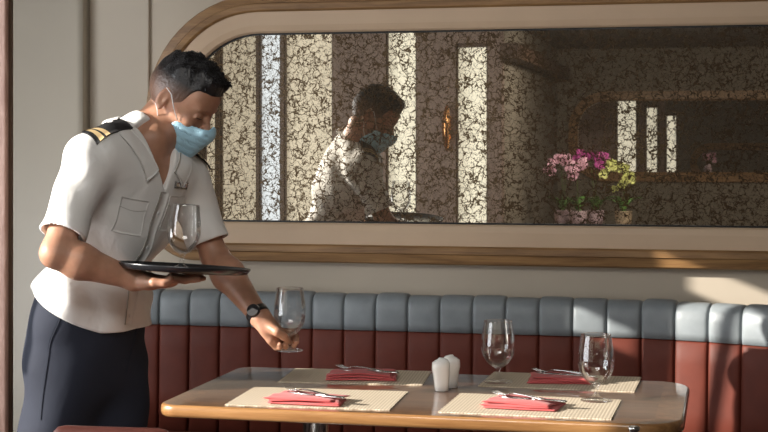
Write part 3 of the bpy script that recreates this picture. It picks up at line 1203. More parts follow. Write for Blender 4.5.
def nrm(v):
    v = np.array(v, float)
    return v / np.linalg.norm(v)


def cone(a, b, ra, rb):
    a, b = np.array(a, float), np.array(b, float)
    ab = b - a
    L2 = float(ab @ ab)
    def fn(X, Y, Z):
        px, py, pz = X - a[0], Y - a[1], Z - a[2]
        t = np.clip((px * ab[0] + py * ab[1] + pz * ab[2]) / L2, 0, 1)
        return (np.sqrt((px - t * ab[0]) ** 2 + (py - t * ab[1]) ** 2 + (pz - t * ab[2]) ** 2) - (ra + (rb - ra) * t)).astype(np.float32)
    r = max(ra, rb)
    return fn, np.minimum(a, b) - r, np.maximum(a, b) + r


def ell(c, R, rad):
    """R rows = local axes"""
    c, R = np.array(c, float), np.array(R, float)
    rad = [float(q) for q in rad]
    def fn(X, Y, Z):
        px, py, pz = X - c[0], Y - c[1], Z - c[2]
        l = [px * R[i][0] + py * R[i][1] + pz * R[i][2] for i in range(3)]
        k0 = np.sqrt(sum((l[i] / rad[i]) ** 2 for i in range(3)))
        k1 = np.sqrt(sum((l[i] / rad[i] ** 2) ** 2 for i in range(3))) + 1e-6
        return (k0 * (k0 - 1) / k1).astype(np.float32)
    e = np.sqrt(sum((R[i] * rad[i]) ** 2 for i in range(3)))
    return fn, c - e, c + e


def rbox(c, R, half, rr):
    c, R = np.array(c, float), np.array(R, float)
    def fn(X, Y, Z):
        px, py, pz = X - c[0], Y - c[1], Z - c[2]
        q = [np.abs(px * R[i][0] + py * R[i][1] + pz * R[i][2]) - (half[i] - rr) for i in range(3)]
        out = np.sqrt(sum(np.maximum(v, 0) ** 2 for v in q))
        return (out + np.minimum(np.maximum(q[0], np.maximum(q[1], q[2])), 0) - rr).astype(np.float32)
    e = np.abs(R).T @ np.array(half)
    return fn, c - e, c + e


def plane(p, n, lo, hi):
    """negative on the side opposite n"""
    p, n = np.array(p, float), nrm(n)
    def fn(X, Y, Z):
        return ((X - p[0]) * n[0] + (Y - p[1]) * n[1] + (Z - p[2]) * n[2]).astype(np.float32)
    return fn, np.array(lo, float), np.array(hi, float)


def L(px, py, z):
    """point of the figure: across, deep, up"""
    return V3((px - 384) / FPX * z, z, CAMH - (py - HZ) / FPX * z)


FX, FZ = -0.795, 4.12      # where the man stands
man = empty('person', (FX * math.cos(YAW) - FZ * math.sin(YAW), -CAMD + FX * math.sin(YAW) + FZ * math.cos(YAW), 0), YAW)
tag(man, 'man in white uniform shirt and blue face mask, tray in hand, leaning over the table', 'person')


def toman(o):
    """vertices are in the figure's frame; put them under the man"""
    o.parent = man
    o.location = (-FX, -FZ, 0)
    return o


# joints
sh_n, el_n, wr_n = L(88, 163, 3.93), L(55.5, 253, 3.80), L(134, 279.5, 3.86)
sh_f, el_f, wr_f = L(187, 184, 4.25), L(215, 257, 4.22), L(260, 317, 4.09)
neck = L(145, 139, 4.10)
pelv = L(88, 348, 4.13)
waist = L(92, 300, 4.12)
chest = L(119, 212, 4.10)
tax = nrm(neck - pelv)                       # torso axis
lat = nrm(sh_f - sh_n); lat = nrm(lat - tax * (lat @ tax))
fro = nrm(np.cross(tax, lat)) * 1.0
if fro[0] < 0: fro = -fro                    # forward of the chest (right, towards camera)
TR = [fro, lat, tax]
hipR = [nrm(V3(.72, -.62, 0)), nrm(V3(.62, .72, 0)), V3(0, 0, 1)]
# head frame
dl, th = math.radians(32), math.radians(20)
hf = V3(math.cos(dl) * math.cos(th), -math.cos(dl) * math.sin(th), -math.sin(dl))
hl = nrm(np.cross(V3(0, 0, 1), hf)); hu = np.cross(hf, hl)
HR = [hf, hl, hu]
hc = L(182, 101, 4.15)
H = lambda x, y, z: hc + x * hf + y * hl + z * hu


def torso_prims(g):
    """g = growth in metres"""
    yield ell(pelv + V3(0, 0, -.02), hipR, (.115 + g, .165 + g, .14 + g)), .04
    yield ell(waist, TR, (.112 + g, .155 + g, .15 + g)), .05
    yield ell(chest - fro * .005, TR, (.118 + g, .168 + g, .19 + g)), .05
    yield ell(chest + tax * .09, TR, (.10 + g, .175 + g, .12 + g)), .04
    yield cone(sh_n + tax * .005 + lat * .02, sh_f + tax * .005 - lat * .02, .058 + g, .058 + g), .05
    yield cone(neck - fro * .02 + tax * -.005, sh_n + tax * .02 + lat * .03, .050 + g, .040 + g), .05
    yield cone(neck - fro * .02 + tax * -.005, sh_f + tax * .02 - lat * .03, .050 + g, .040 + g), .05


def head_prims():
    A = lambda p, k=.012: (p, k, 'add')
    S = lambda p, k=.006: (p, k, 'sub')
    yield A(ell(H(-.014, 0, .028), HR, (.097, .076, .088)), .01)
    yield A(ell(H(.030, 0, -.035), HR, (.060, .060, .076)), .03)
    yield A(ell(H(.055, 0, .040), HR, (.040, .058, .045)), .025)
    yield A(cone(H(.030, -.038, -.085), H(.070, -.014, -.100), .018, .014), .02)
    yield A(cone(H(.030, .038, -.085), H(.070, .014, -.100), .018, .014), .02)
    yield A(ell(H(.072, 0, -.100), HR, (.018, .022, .016)), .015)
    yield A(ell(H(.078, 0, .022), HR, (.014, .050, .010)), .014)
    for s in (-1, 1):
        yield S(ell(H(.096, s * .031, .001), HR, (.017, .019, .012)), .010)
        yield A(ell(H(.074, s * .031, .000), HR, (.0135, .014, .0125)), .004)
        yield A(cone(H(.0845, s * .020, -.003), H(.080, s * .044, -.003), .0028, .0028), .005)
        yield A(ell(H(.062, s * .046, -.028), HR, (.020, .016, .014)), .018)
    yield A(cone(H(.086, 0, .008), H(.108, 0, -.028), .007, .0105), .010)
    yield A(ell(H(.102, 0, -.034), HR, (.012, .017, .009)), .006)
    yield A(ell(H(.086, 0, -.062), HR, (.012, .022, .006)), .006)
    yield A(ell(H(.084, 0, -.072), HR, (.012, .019, .007)), .006)
    for s in (-1, 1):
        er = [nrm(hf + hl * s * .35 * -1), nrm(hl * s + hf * .35), nrm(hu - hf * .18)]
        yield A(ell(H(-.018, s * .077, -.004), er, (.017, .0075, .031)), .006)
        yield S(ell(H(-.014, s * .0855, -.001), er, (.010, .0055, .021)), .004)
        yield A(ell(H(-.008, s * .079, -.006), er, (.004, .004, .006)), .003)
        yield A(ell(H(-.014, s * .078, -.030), er, (.008, .005, .008)), .004)


def arm_prims(g=0.0):
    for s_, e_, w_ in ((sh_n, el_n, wr_n), (sh_f, el_f, wr_f)):
        yield cone(s_, s_ + (e_ - s_) * .45, .050 + g, .045 + g), .03
        yield cone(s_ + (e_ - s_) * .45, e_, .045 + g, .036 + g), .02
        yield cone(e_, e_ + (w_ - e_) * .30, .037 + g, .045 + g), .02
        yield cone(e_ + (w_ - e_) * .30, w_, .045 + g, .026 + g), .02


# tray pose, the near hand carries it from below
TRC = L(182.5, 267.5, 3.925)
ttil = math.radians(3.6)
TRX = V3(math.cos(ttil), 0, -math.sin(ttil))
trayz = lambda a: TRC[2] - math.tan(ttil) * (a - TRC[0])


def near_hand():
    w = wr_n
    zt = lambda a: trayz(a) - .0125
    kn = []
    palmc = V3(w[0] + .055, 3.875, zt(w[0] + .055) - .023)
    X = nrm(V3(1, .08, -.08)); Y = nrm(np.cross(V3(0, 0, 1), X)); Z = np.cross(X, Y)
    yield cone(w, palmc - X * .025, .026, .021), .02
    yield ell(palmc, [X, Y, Z], (.056, .044, .0175)), .015
    yield ell(palmc - X * .02 - Y * .024 - Z * .003, [X, Y, Z], (.034, .022, .018)), .012   # thumb mound
    base = palmc + X * .040
    for i, (oy, ln, sp) in enumerate(((-.033, .074, -.10), (-.011, .082, .00), (.011, .077, .09), (.031, .060, .22))):
        d = nrm(X + Y * sp)
        b = base + Y * oy + (X * -.004 if i == 3 else 0)
        pts = [b, b + d * ln * .48, b + d * ln * .78, b + d * ln]
        rr = [.0100, .0092, .0084, .0072]
        if i == 3: rr = [.0088, .008, .0074, .0066]
        for q in range(4):
            z_ = zt(pts[q][0]) - rr[q] - .0005
            pts[q] = V3(pts[q][0], pts[q][1], z_ - (.006 if q == 1 else 0) * .6)
        for q in range(3):
            yield cone(pts[q], pts[q + 1], rr[q], rr[q + 1]), (.012 if q == 0 else .004)
    # thumb, out of the side of the palm and up along the tray edge towards the camera
    t0 = palmc - X * .030 - Y * .034
    t1 = t0 + X * .028 - Y * .022 + Z * .002
    t2 = t1 + X * .026 - Y * .006 + Z * .001
    t1[2] = min(t1[2], zt(t1[0]) - .012); t2[2] = min(t2[2], zt(t2[0]) - .010)
    t3 = t2 + X * .018 - Y * .001; t3[2] = zt(t3[0]) - .0088
    yield cone(t0, t1, .0150, .0118), .012
    yield cone(t1, t2, .0118, .0105), .004
    yield cone(t2, t3, .0105, .0084), .004


GB = L(289, 350.5, 4.10)          # base centre of the held goblet


def far_hand():
    w = wr_f
    zs = lambda h: GB[2] + h
    k_i = L(280, 331, 4.118)
    k_p = L(270, 341, 4.060)
    pc = (k_i + k_p) / 2 * .55 + w * .45
    X = nrm((k_i + k_p) / 2 - w); Y = nrm(k_i - k_p); Y = nrm(Y - X * (X @ Y)); Z = np.cross(X, Y)
    yield cone(w, pc, .026, .022), .02
    yield ell(pc + X * .006, [X, Y, Z], (.052, .041, .019)), .014
    fing = [
        # index, wraps behind the stem and comes round on the right
        ([k_i, L(289, 334, 4.135), L(296, 337, 4.125), L(296.5, 342, 4.105)], (.0102, .0095, .0085, .0075)),
        ([L(277.5, 335, 4.098), L(286, 340, 4.128), L(293, 342.5, 4.122), L(294, 345.5, 4.108)], (.0102, .0095, .0085, .0075)),
        ([L(274, 338.5, 4.078), L(281, 345, 4.100), L(285.5, 346.5, 4.090), L(285, 344.5, 4.076)], (.0098, .009, .0082, .0074)),
        ([L(270.5, 341, 4.060), L(276, 347.5, 4.078), L(280, 347, 4.068), L(279.5, 344.5, 4.058)], (.0088, .008, .0074, .0066)),
    ]
    for pts, rr in fing:
        for q in range(3):
            yield cone(pts[q], pts[q + 1], rr[q], rr[q + 1]), (.010 if q == 0 else .003)
    tp = [w + X * .025 + L(2, 0, 4.07) * 0 + V3(.004, -.018, .002), L(277, 332, 4.045), L(284, 336.5, 4.062), L(287.6, 340.5, 4.082)]
    rr = (.0150, .0122, .0106, .0085)
    for q in range(3):
        yield cone(tp[q], tp[q + 1], rr[q], rr[q + 1]), (.012 if q == 0 else .004)


def build_body():
    h = 0.0031
    f = Field((-1.08, 3.70, .76), (-.20, 4.52, 1.70), h)
    for p, k in torso_prims(0.0): f.put(p, k)
    # neck with the sternomastoid hinted
    f.put(cone(neck - fro * .010 - tax * .02, H(-.030, 0, -.060), .062, .054), .03)
    f.put(cone(neck + fro * .055 - tax * .045, H(-.012, -.050, -.050), .014, .014), .025)
    for p, k in arm_prims(): f.put(p, k)
    for p, k in near_hand(): f.put(p, k, pad=.03)
    for p, k in far_hand(): f.put(p, k, pad=.03)
    for p, k, op in head_prims(): f.put(p, k, op, pad=.02)
    f.put(cone(H(.030, 0, -.078), neck + fro * .035 + tax * .01, .030, .042), .03)
    return toman(field_obj('body', f, M['skin']))


body = build_body()

# ---- shirt
def folds(X, Y, Z):
    """small displacement: drapes that run from shoulder and armpit to the waist"""
    u = (X - chest[0]) * lat[0] + (Y - chest[1]) * lat[1] + (Z - chest[2]) * lat[2]
    t = (X - chest[0]) * tax[0] + (Y - chest[1]) * tax[1] + (Z - chest[2]) * tax[2]
    v = (X - chest[0]) * fro[0] + (Y - chest[1]) * fro[1] + (Z - chest[2]) * fro[2]
    low = np.clip((.02 - t) / .16, 0, 1)
    d = .0060 * low * np.sin(34 * u + 9 * v + 10 * t + 1.5 * np.sin(14 * t))
    d = d + .0028 * np.sin(52 * (u * .6 + t * .8) + 2.0 * np.sin(20 * v + 6 * u))
    d = d + .0042 * low * np.sin(48 * t + 12 * u + 1.0 * np.sin(22 * u))
    return d.astype(np.float32)


hemn = nrm(V3(.42, .0, 1.0))
def build_shirt():
    f = Field((-1.08, 3.70, .90), (-.38, 4.52, 1.50), .0042)
    for p, k in torso_prims(0.014): f.put(p, k)
    f.put(ell(waist + tax * -.03 + fro * .014, TR, (.128, .172, .13)), .05)       # bloused over the waistband
    # sleeves
    for s_, e_ in ((sh_n, el_n), (sh_f, el_f)):
        d = e_ - s_
        f.put(cone(s_ + d * .02, s_ + d * .86, .060, .060), .035)
    # folds
    r, X, Y, Z = f.sl(f.lo, f.lo + f.h * f.n)
    f.D[r] += folds(X, Y, Z)
    lo, hi = f.lo, f.lo + f.h * f.n
    for s_, e_ in ((sh_n, el_n), (sh_f, el_f)):
        d = e_ - s_; dn = nrm(d)
        c_ = s_ + d * .80
        def cut(X, Y, Z, c_=c_, dn=dn, s_=s_):
            ax = (X - c_[0]) * dn[0] + (Y - c_[1]) * dn[1] + (Z - c_[2]) * dn[2]
            rx = np.sqrt((X - c_[0] - ax * dn[0]) ** 2 + (Y - c_[1] - ax * dn[1]) ** 2 + (Z - c_[2] - ax * dn[2]) ** 2)
            return np.maximum(-ax, rx - .078).astype(np.float32)
        f.put((cut, c_ - .12, c_ + .12), .002, 'sub', pad=.01)
        f.put(cone(c_ - d * .22, c_ + d * .12, .046, .054), .003, 'sub', pad=.02)
    # hem, dips at the front
    def hem(X, Y, Z):
        p = waist + V3(0, 0, -.036)
        a = (X - p[0])
        sag = .022 * (1 - np.clip(((a - .03) / .13), -1.3, 1.3) ** 2)
        return (-((X - p[0]) * hemn[0] * .85 + (Y - p[1]) * hemn[1] + (Z - p[2]) * hemn[2]) - sag).astype(np.float32)
    f.put((hem, lo, hi), .012, 'and', pad=0)
    # neck opening and V
    f.put(cone(neck - fro * .012 - tax * .02, H(-.030, 0, -.060), .068, .075), .006, 'sub', pad=.03)
    va = neck + fro * .10 - tax * .115        # bottom of the V
    wdt = .055
    def vee(X, Y, Z):
        u = (X - va[0]) * lat[0] + (Y - va[1]) * lat[1] + (Z - va[2]) * lat[2]
        t = (X - va[0]) * tax[0] + (Y - va[1]) * tax[1] + (Z - va[2]) * tax[2]
        v = (X - neck[0]) * fro[0] + (Y - neck[1]) * fro[1] + (Z - neck[2]) * fro[2]
        return np.maximum(np.abs(u) * .90 - t * .44, -v + .02).astype(np.float32)
    f.put((vee, va - .2, va + .2), .004, 'sub', pad=0)
    return toman(field_obj('shirt', f, M['shirt']))


shirt = build_shirt()
bpy.context.view_layer.update()
from mathutils.bvhtree import BVHTree


def bvh_of(o):
    return BVHTree.FromPolygons([v.co[:] for v in o.data.vertices], [p.vertices[:] for p in o.data.polygons])


SB = bvh_of(shirt)


def on_shirt(p, d, off=.002):
    """drop a point onto the shirt along direction d"""
    hit, n, i, q = SB.ray_cast(Vector(p), Vector(d))
    if hit is None:
        hit, n, i, q = SB.find_nearest(Vector(p))
    if n.dot(Vector(d)) > 0: n = -n
    return hit + n * off, n


def draped(name, fn, nu, nv, mats, thick=.0015, fm=None, par=None, sm=1):
    """grid fn(u,v)->(point, normal) turned into a thin solid sheet"""
    top, bot = [], []
    G = [[fn(i / nu, j / nv) for j in range(nv + 1)] for i in range(nu + 1)]
    for _ in range(sm):
        H_ = [[None] * (nv + 1) for i in range(nu + 1)]
        for i in range(nu + 1):
            for j in range(nv + 1):
                nb = [G[a][b] for a, b in ((i - 1, j), (i + 1, j)) if 0 <= a <= nu and 0 < i < nu] + [G[a][b] for a, b in ((i, j - 1), (i, j + 1)) if 0 <= b <= nv and 0 < j < nv]
                nb.append(G[i][j])
                H_[i][j] = (sum((q[0] for q in nb), Vector()) / len(nb), sum((q[1] for q in nb), Vector()).normalized())
        G = H_
    for i in range(nu + 1):
        for j in range(nv + 1):
            p, n = G[i][j]
            top.append(p + n * thick); bot.append(p - n * thick)
    N = len(top)
    id_ = lambda i, j: i * (nv + 1) + j
    faces, mi = [], []
    for i in range(nu):
        for j in range(nv):
            q = (id_(i, j), id_(i + 1, j), id_(i + 1, j + 1), id_(i, j + 1))
            m_ = fm(i / nu, j / nv) if fm else 0
            faces += [q, tuple(N + a for a in q[::-1])]; mi += [m_, m_]
    per = [id_(i, 0) for i in range(nu)] + [id_(nu, j) for j in range(nv)] + [id_(i, nv) for i in range(nu, 0, -1)] + [id_(0, j) for j in range(nv, 0, -1)]
    for a, b in zip(per, per[1:] + per[:1]):
        faces.append((a, b, N + b, N + a)); mi.append(0)
    o = mesh_obj(name, top + bot, faces, mats, smooth=True, fmat=mi)
    return toman(o) if par is None else o


# collar: two leaves that stand round the neck and fold over the chest
nk0 = neck - fro * .012


def collar(sg):
    tf = lambda q: neck + fro * q[0] + lat * sg * q[1] + tax * q[2]
    inn = spline([(-.078, 0, .040), (-.050, .058, .030), (.010, .066, .002), (.060, .046, -.036), (.088, .026, -.072)], 8)
    out_ = spline([(-.100, 0, .008), (-.068, .078, .002), (.016, .092, -.022), (.070, .078, -.064), (.090, .062, -.112)], 8)
    def fn(u, v):
        i = u * (len(inn) - 1); a = int(min(i, len(inn) - 2)); t = i - a
        pi_ = inn[a] * (1 - t) + inn[a + 1] * t
        po_ = out_[a] * (1 - t) + out_[a + 1] * t
        q = pi_ * (1 - v) + po_ * v
        p = tf(q)
        o_ = nrm(fro * q[0] * 1.2 + lat * sg * q[1] * .9 + tax * .05)
        lift = .004 + .010 * math.sin(v * PI * .75) * (1 - .4 * u)
        hit, n, k, dd = SB.ray_cast(Vector(p + o_ * .10), Vector(-o_))
        if hit is not None:
            hd = float((np.array(hit) - p) @ o_)
            if hd > -lift: p = np.array(hit) + o_ * lift
        return Vector(p), Vector(o_)
    return draped('collar', fn, 30, 8, M['shirt'], .0016, sm=4)


collar(-1)
collar(1)


# epaulettes lie along the shoulder line
def epaulette(sg, sh):
    a0 = neck + lat * sg * .088 + fro * .004 + tax * .10
    a1 = sh + lat * sg * .026 + fro * .010 + tax * .10
    def fn(u, v):
        hw_ = .027 + .004 * u
        p = a0 * (1 - u) + a1 * u + fro * (v - .5) * 2 * hw_
        d = -tax
        return on_shirt(p, d, .0055)
    def fm(u, v):
        return 1 if (.66 <= u < .77 or .81 <= u < .92) else 0
    draped('epaulette', fn, 40, 6, [M['black_cloth'], M['gold']], .0022, fm)


epaulette(-1, sh_n)
epaulette(1, sh_f)


# placket, seams, pocket and buttons on the chest
def ribbon(name, pts, hw_, mat, thick=.0008, off=.0012, side=None):
    pp_ = [Vector(p) for p in spline(pts, 8)]
    def fn(u, v):
        i = u * (len(pp_) - 1); a = int(min(i, len(pp_) - 2)); t = i - a
        p = pp_[a].lerp(pp_[a + 1], t) + Vector(side if side is not None else lat) * (v - .5) * 2 * hw_
        return on_shirt(p + Vector(fro) * .1, -fro, off)
    return draped(name, fn, 60, 2, mat, thick)


vb = neck + fro * .13 - tax * .118
hb = waist + fro * .16 - tax * .02
ribbon('placket', [vb, (vb + hb) / 2 + lat * .002, hb], .016, M['shirt'], .0010, .0015)
ribbon('placket_seam', [vb - lat * .0165, (vb + hb) / 2 - lat * .0145, hb - lat * .0165], .0011, M['seam'], .0006, .0022)
for q in range(4):
    p, n = on_shirt(vb * (1 - (.16 + .26 * q)) + hb * (.16 + .26 * q) + fro * .1, -fro, .003)
    bmq = bmesh.new()
    bmesh.ops.create_cone(bmq, cap_ends=True, segments=14, radius1=.0055, radius2=.0048, depth=.0025, matrix=Matrix.Translation(p) @ n.to_track_quat('Z', 'Y').to_matrix().to_4x4())
    toman(bm_obj('button', bmq, M['elastic']))


def pocket(cu, ct, w_, h_):
    c0 = chest + lat * cu + tax * ct + fro * .2
    def fn(u, v):
        return on_shirt(c0 + lat * (u - .5) * w_ + tax * (v - .5) * h_, -fro, .0014)
    o = draped('chest_pocket', fn, 16, 16, M['shirt'], .0009, sm=3)
    p0_, p1_ = c0 - lat * w_ / 2 + tax * (h_ / 2 - .026), c0 + lat * w_ / 2 + tax * (h_ / 2 - .026)
    ribbon('pocket_flap_edge', [p0_ - fro * .1, (p0_ + p1_) / 2 - tax * .006 - fro * .1, p1_ - fro * .1], .0007, M['seam'], .0004, .0030, side=tax)


pocket(-.070, .015, .080, .095)
pocket(.085, .035, .085, .10)
# name badge on the far pocket
c0 = chest + lat * .085 + tax * .115 + fro * .2
draped('name_badge', lambda u, v: on_shirt(c0 + lat * (u - .5) * .06 + tax * (v - .5) * .018, -fro, .004), 6, 3, M['metal'], .001)


# ---- trousers
def build_trousers():
    f = Field((-1.12, 3.86, .03), (-.52, 4.40, 1.06), .0062)
    wc = waist + V3(-.012, 0, -.075)
    f.put(ell(wc + V3(0, 0, -.0), hipR, (.132, .172, .20)), .03)
    f.put(ell(pelv + V3(-.012, 0, -.05), hipR, (.130, .166, .16)), .04)
    hn = pelv + V3(-.050, -.070, -.06); hf_ = pelv + V3(.045, .065, -.06)
    kn_n, an_n = L(52, 470, 4.05), V3(-.93, 4.06, .09)
    kn_f, an_f = L(113, 470, 4.16), V3(-.745, 4.20, .09)
    f.put(cone(hn, kn_n, .100, .104), .04); f.put(cone(kn_n, an_n, .106, .070), .03)
    f.put(cone(hf_, kn_f, .110, .096), .03); f.put(cone(kn_f, an_f, .086, .062), .03)
    r, X, Y, Z = f.sl(f.lo, f.lo + f.h * f.n)
    f.D[r] += (.0030 * np.sin(30 * Z + 14 * X + 2 * np.sin(18 * Y)) * np.clip((1.0 - Z) / .2, 0, 1) + .0028 * np.sin(26 * X - 22 * Z + 9 * Y)).astype(np.float32)
    top = waist + V3(0, 0, -.010)
    f.put(plane(top, V3(.38, 0, 1), f.lo, f.lo + f.h * f.n), .004, 'and', pad=0)
    f.put(plane(V3(0, 0, .075), V3(0, 0, -1), f.lo, f.lo + f.h * f.n), .004, 'and', pad=0)
    return toman(field_obj('trousers', f, M['trousers'])), an_n, an_f


trs, an_n, an_f = build_trousers()
TB = bvh_of(trs)
# pocket welt and side seam (near side of the trousers)
def on_tr(p, d, off=.0012):
    hit, n, i, q = TB.ray_cast(Vector(p), Vector(d))
    if hit is None: hit, n, i, q = TB.find_nearest(Vector(p))
    if n.dot(Vector(d)) > 0: n = -n
    return hit + n * off, n


def seamline(name, pix, mat, hw_=.0007):
    pts = [Vector(p) for p in spline([L(a, b, 3.75) for a, b in pix], 8)]
    d = V3(0.0, 1, 0)
    def fn(u, v):
        i = u * (len(pts) - 1); a = int(min(i, len(pts) - 2)); t = i - a
        tg = (pts[a + 1] - pts[a]).normalized()
        sdv = Vector((0, 1, 0)).cross(tg)
        p = pts[a].lerp(pts[a + 1], t) + sdv * (v - .5) * 2 * hw_
        return on_tr(p, p - Vector((0, 0, CAMH)) if False else d, .0014)
    return draped(name, fn, 40, 2, mat, .0008)


seamline('pocket_welt', [(44, 318), (40, 332), (32, 350), (29, 362)], M['seam_navy'], .0016)
seamline('side_seam', [(30, 362), (27, 385), (24, 410), (22, 435)], M['seam_navy'])
seamline('fly_seam', [(112, 332), (113, 350), (108, 372), (104, 392)], M['seam_navy'], .0009)
seamline('belt_loop', [(45, 303), (44.5, 310), (44, 317)], M['seam_navy'], .005)
for a_, nm in ((an_n, 0), (an_f, 1)):
    lp = []
    for z, l0, l1, hw_ in ((.002, -.075, .175, .042), (.012, -.080, .185, .047), (.03, -.078, .180, .046), (.055, -.070, .12, .040), (.075, -.060, .055, .036), (.095, -.052, .045, .034)):
        ring = []
        for i in range(28):
            t = 2 * PI * i / 28
            x = (l0 + l1) / 2 + (l1 - l0) / 2 * math.cos(t)
            y = hw_ * math.sin(t) * (1 - .18 * math.cos(t))
            d1, d2 = nrm(V3(.80, -.60, 0)), nrm(V3(.60, .80, 0))
            q = V3(a_[0], a_[1], z) + d1 * x + d2 * y
            ring.append(tuple(q))
        lp.append(ring)
    toman(loft('shoe', lp, M['shoe']))

# ---- hair
HM = Matrix(((hf[0], hl[0], hu[0], hc[0]), (hf[1], hl[1], hu[1], hc[1]), (hf[2], hl[2], hu[2], hc[2]), (0, 0, 0, 1)))


def head_child(o):
    o.parent = man
    o.matrix_local = Matrix.Translation((-FX, -FZ, 0)) @ HM
    return o


I3 = [V3(1, 0, 0), V3(0, 1, 0), V3(0, 0, 1)]
def build_hair():
    f = Field((-.14, -.10, -.09), (.13, .10, .165), .0026)
    f.put(ell((-.014, 0, .028), I3, (.0985, .0775, .0895)), .01)
    f.put(ell((.050, 0, .042), I3, (.044, .060, .048)), .02)
    f.put(ell((-.005, 0, .060), I3, (.098, .070, .076)), .015)        # fuller on top
    f.put(ell((.040, 0, .094), I3, (.050, .050, .024)), .012)         # quiff
    f.put(cone((.064, -.030, .092), (.070, .032, .094), .018, .018), .014)
    r, X, Y, Z = f.sl(f.lo, f.lo + f.h * f.n)
    top = np.clip((Z - .05) / .05, 0, 1)
    f.D[r] += (top * .0022 * np.sin(170 * X + 40 * Y + 60 * Z) + top * .0030 * np.sin(70 * X + 110 * Y) + top * .0020 * np.sin(230 * Y - 90 * X)).astype(np.float32)
    # trim to the hairline: rises from the nape round the ear to the forehead
    def line(X, Y, Z):
        lim = np.where(X < -.045, -.045 - (X + .045) * .10, np.where(X < .028, .012 + 0 * X, .058 + (X - .028) * .25))
        # smooth joins
        s1 = 1 / (1 + np.exp(-(X + .038) / .006)); s2 = 1 / (1 + np.exp(-(X - .040) / .005))
        lim = -.050 * (1 - s1) + .008 * s1 * (1 - s2) + .066 * s2
        lim = lim - .050 * np.exp(-((X - .020) / .010) ** 2) * (np.abs(Y) > .05)
        return (lim - Z + 0 * Y).astype(np.float32)
    f.put((line, f.lo, f.lo + f.h * f.n), .004, 'and', pad=0)
    f.put(plane((.091, 0, 0), V3(1, 0, .0), f.lo, f.lo + f.h * f.n), .006, 'and', pad=0)
    return f


hf_field = build_hair()
hair = head_child(field_obj('hair', hf_field, M['hair']))
HB = bvh_of(hair)
rnd = random.Random(5)
bm = bmesh.new()
for i in range(1800):
    u, v = rnd.uniform(-.10, .090), rnd.uniform(-.068, .068)
    hit, n, _, q = HB.ray_cast(Vector((u, v, .3)), Vector((0, 0, -1)))
    if hit is None or hit.z < .070: continue
    d = (n * .55 + Vector((.75, .10 * math.sin(u * 40), .12)) + Vector((rnd.uniform(-.2, .2), rnd.uniform(-.3, .3), rnd.uniform(-.05, .15)))).normalized()
    ln = rnd.uniform(.007, .013)
    r0 = .0011
    s = d.cross(Vector((0, 1, .1))).normalized(); t = d.cross(s)
    p0 = hit - n * .002
    tip = bm.verts.new(p0 + d * ln + Vector((.002, 0, -.003)))
    mid = [bm.verts.new(p0 + d * ln * .5 + n * .002 + (s * math.cos(a) + t * math.sin(a)) * r0 * .8) for a in (0, 2.1, 4.2)]
    bs = [bm.verts.new(p0 + (s * math.cos(a) + t * math.sin(a)) * r0) for a in (0, 2.1, 4.2)]
    for k in range(3):
        bm.faces.new((bs[k], bs[(k + 1) % 3], mid[(k + 1) % 3], mid[k]))
        bm.faces.new((mid[k], mid[(k + 1) % 3], tip))
so = bm_obj('hair_strands', bm, M['hair_strand'], smooth=True)
so.parent = hair
so['kind'] = 'stuff'
# brows
for s in (-1, 1):
    head_child(tube('eyebrow', [(.0905, s * .014, .0175), (.0905, s * .028, .0225), (.084, s * .043, .0215), (.076, s * .052, .0170)], [.0020, .0034, .0030, .0012], M['hair_strand']))
    head_child(tube('eyelashes', [(.0885, s * .019, -.0045), (.0895, s * .030, -.0060), (.0835, s * .044, -.0050)], [.0006, .0011, .0006], M['hair_strand'], n=6))

# ---- mask
def build_mask():
    def shape(f, g):
        f.put(ell((.030, 0, -.045), I3, (.062 + g, .061 + g, .074 + g)), .03)
        f.put(cone((.060, 0, -.018), (.103, 0, -.038), .020 + g, .018 + g), .035)
        f.put(cone((.103, 0, -.038), (.078, 0, -.100), .016 + g, .024 + g), .035)
        f.put(ell((.068, 0, -.072), I3, (.030 + g, .044 + g, .044 + g)), .02)
    f = Field((-.02, -.09, -.16), (.15, .09, .04), .0021)
    shape(f, .008)
    r, X, Y, Z = f.sl(f.lo, f.lo + f.h * f.n)
    f.D[r] += (.0003 * np.sin((Z + .04 * X) * 330) * np.clip((X - .01) / .03, 0, 1)).astype(np.float32)
    g = Field((-.02, -.09, -.16), (.15, .09, .04), .0021)
    shape(g, .0055)
    f.D = np.maximum(f.D, -g.D)
    f.put(plane((.015, 0, -.085), V3(-.86, 0, .51), f.lo, f.lo + f.h * f.n), .002, 'and', pad=0)
    # top edge: over the nose, lower on the cheeks
    def top(X, Y, Z):
        return (Z - (-.026 + .22 * (X - .10) + .013 * np.exp(-(Y / .016) ** 2))).astype(np.float32)
    f.put((top, f.lo, f.lo + f.h * f.n), .002, 'and', pad=0)
    f.put(plane((.05, 0, -.124), V3(-.12, 0, -1), f.lo, f.lo + f.h * f.n), .002, 'and', pad=0)
    return f


mask = head_child(field_obj('face_mask', build_mask(), M['mask']))
for s in (-1, 1):
    st = tube('ear_loop', [(.047, s * .068, -.034), (.026, s * .077, -.012), (.000, s * .083, .020), (-.022, s * .080, .026)], .0014, M['elastic'], n=6)
    st.parent = mask
    st = tube('ear_loop', [(.018, s * .070, -.088), (.000, s * .074, -.066), (-.014, s * .080, -.040), (-.028, s * .083, -.026)], .0014, M['elastic'], n=6)
    st.parent = mask

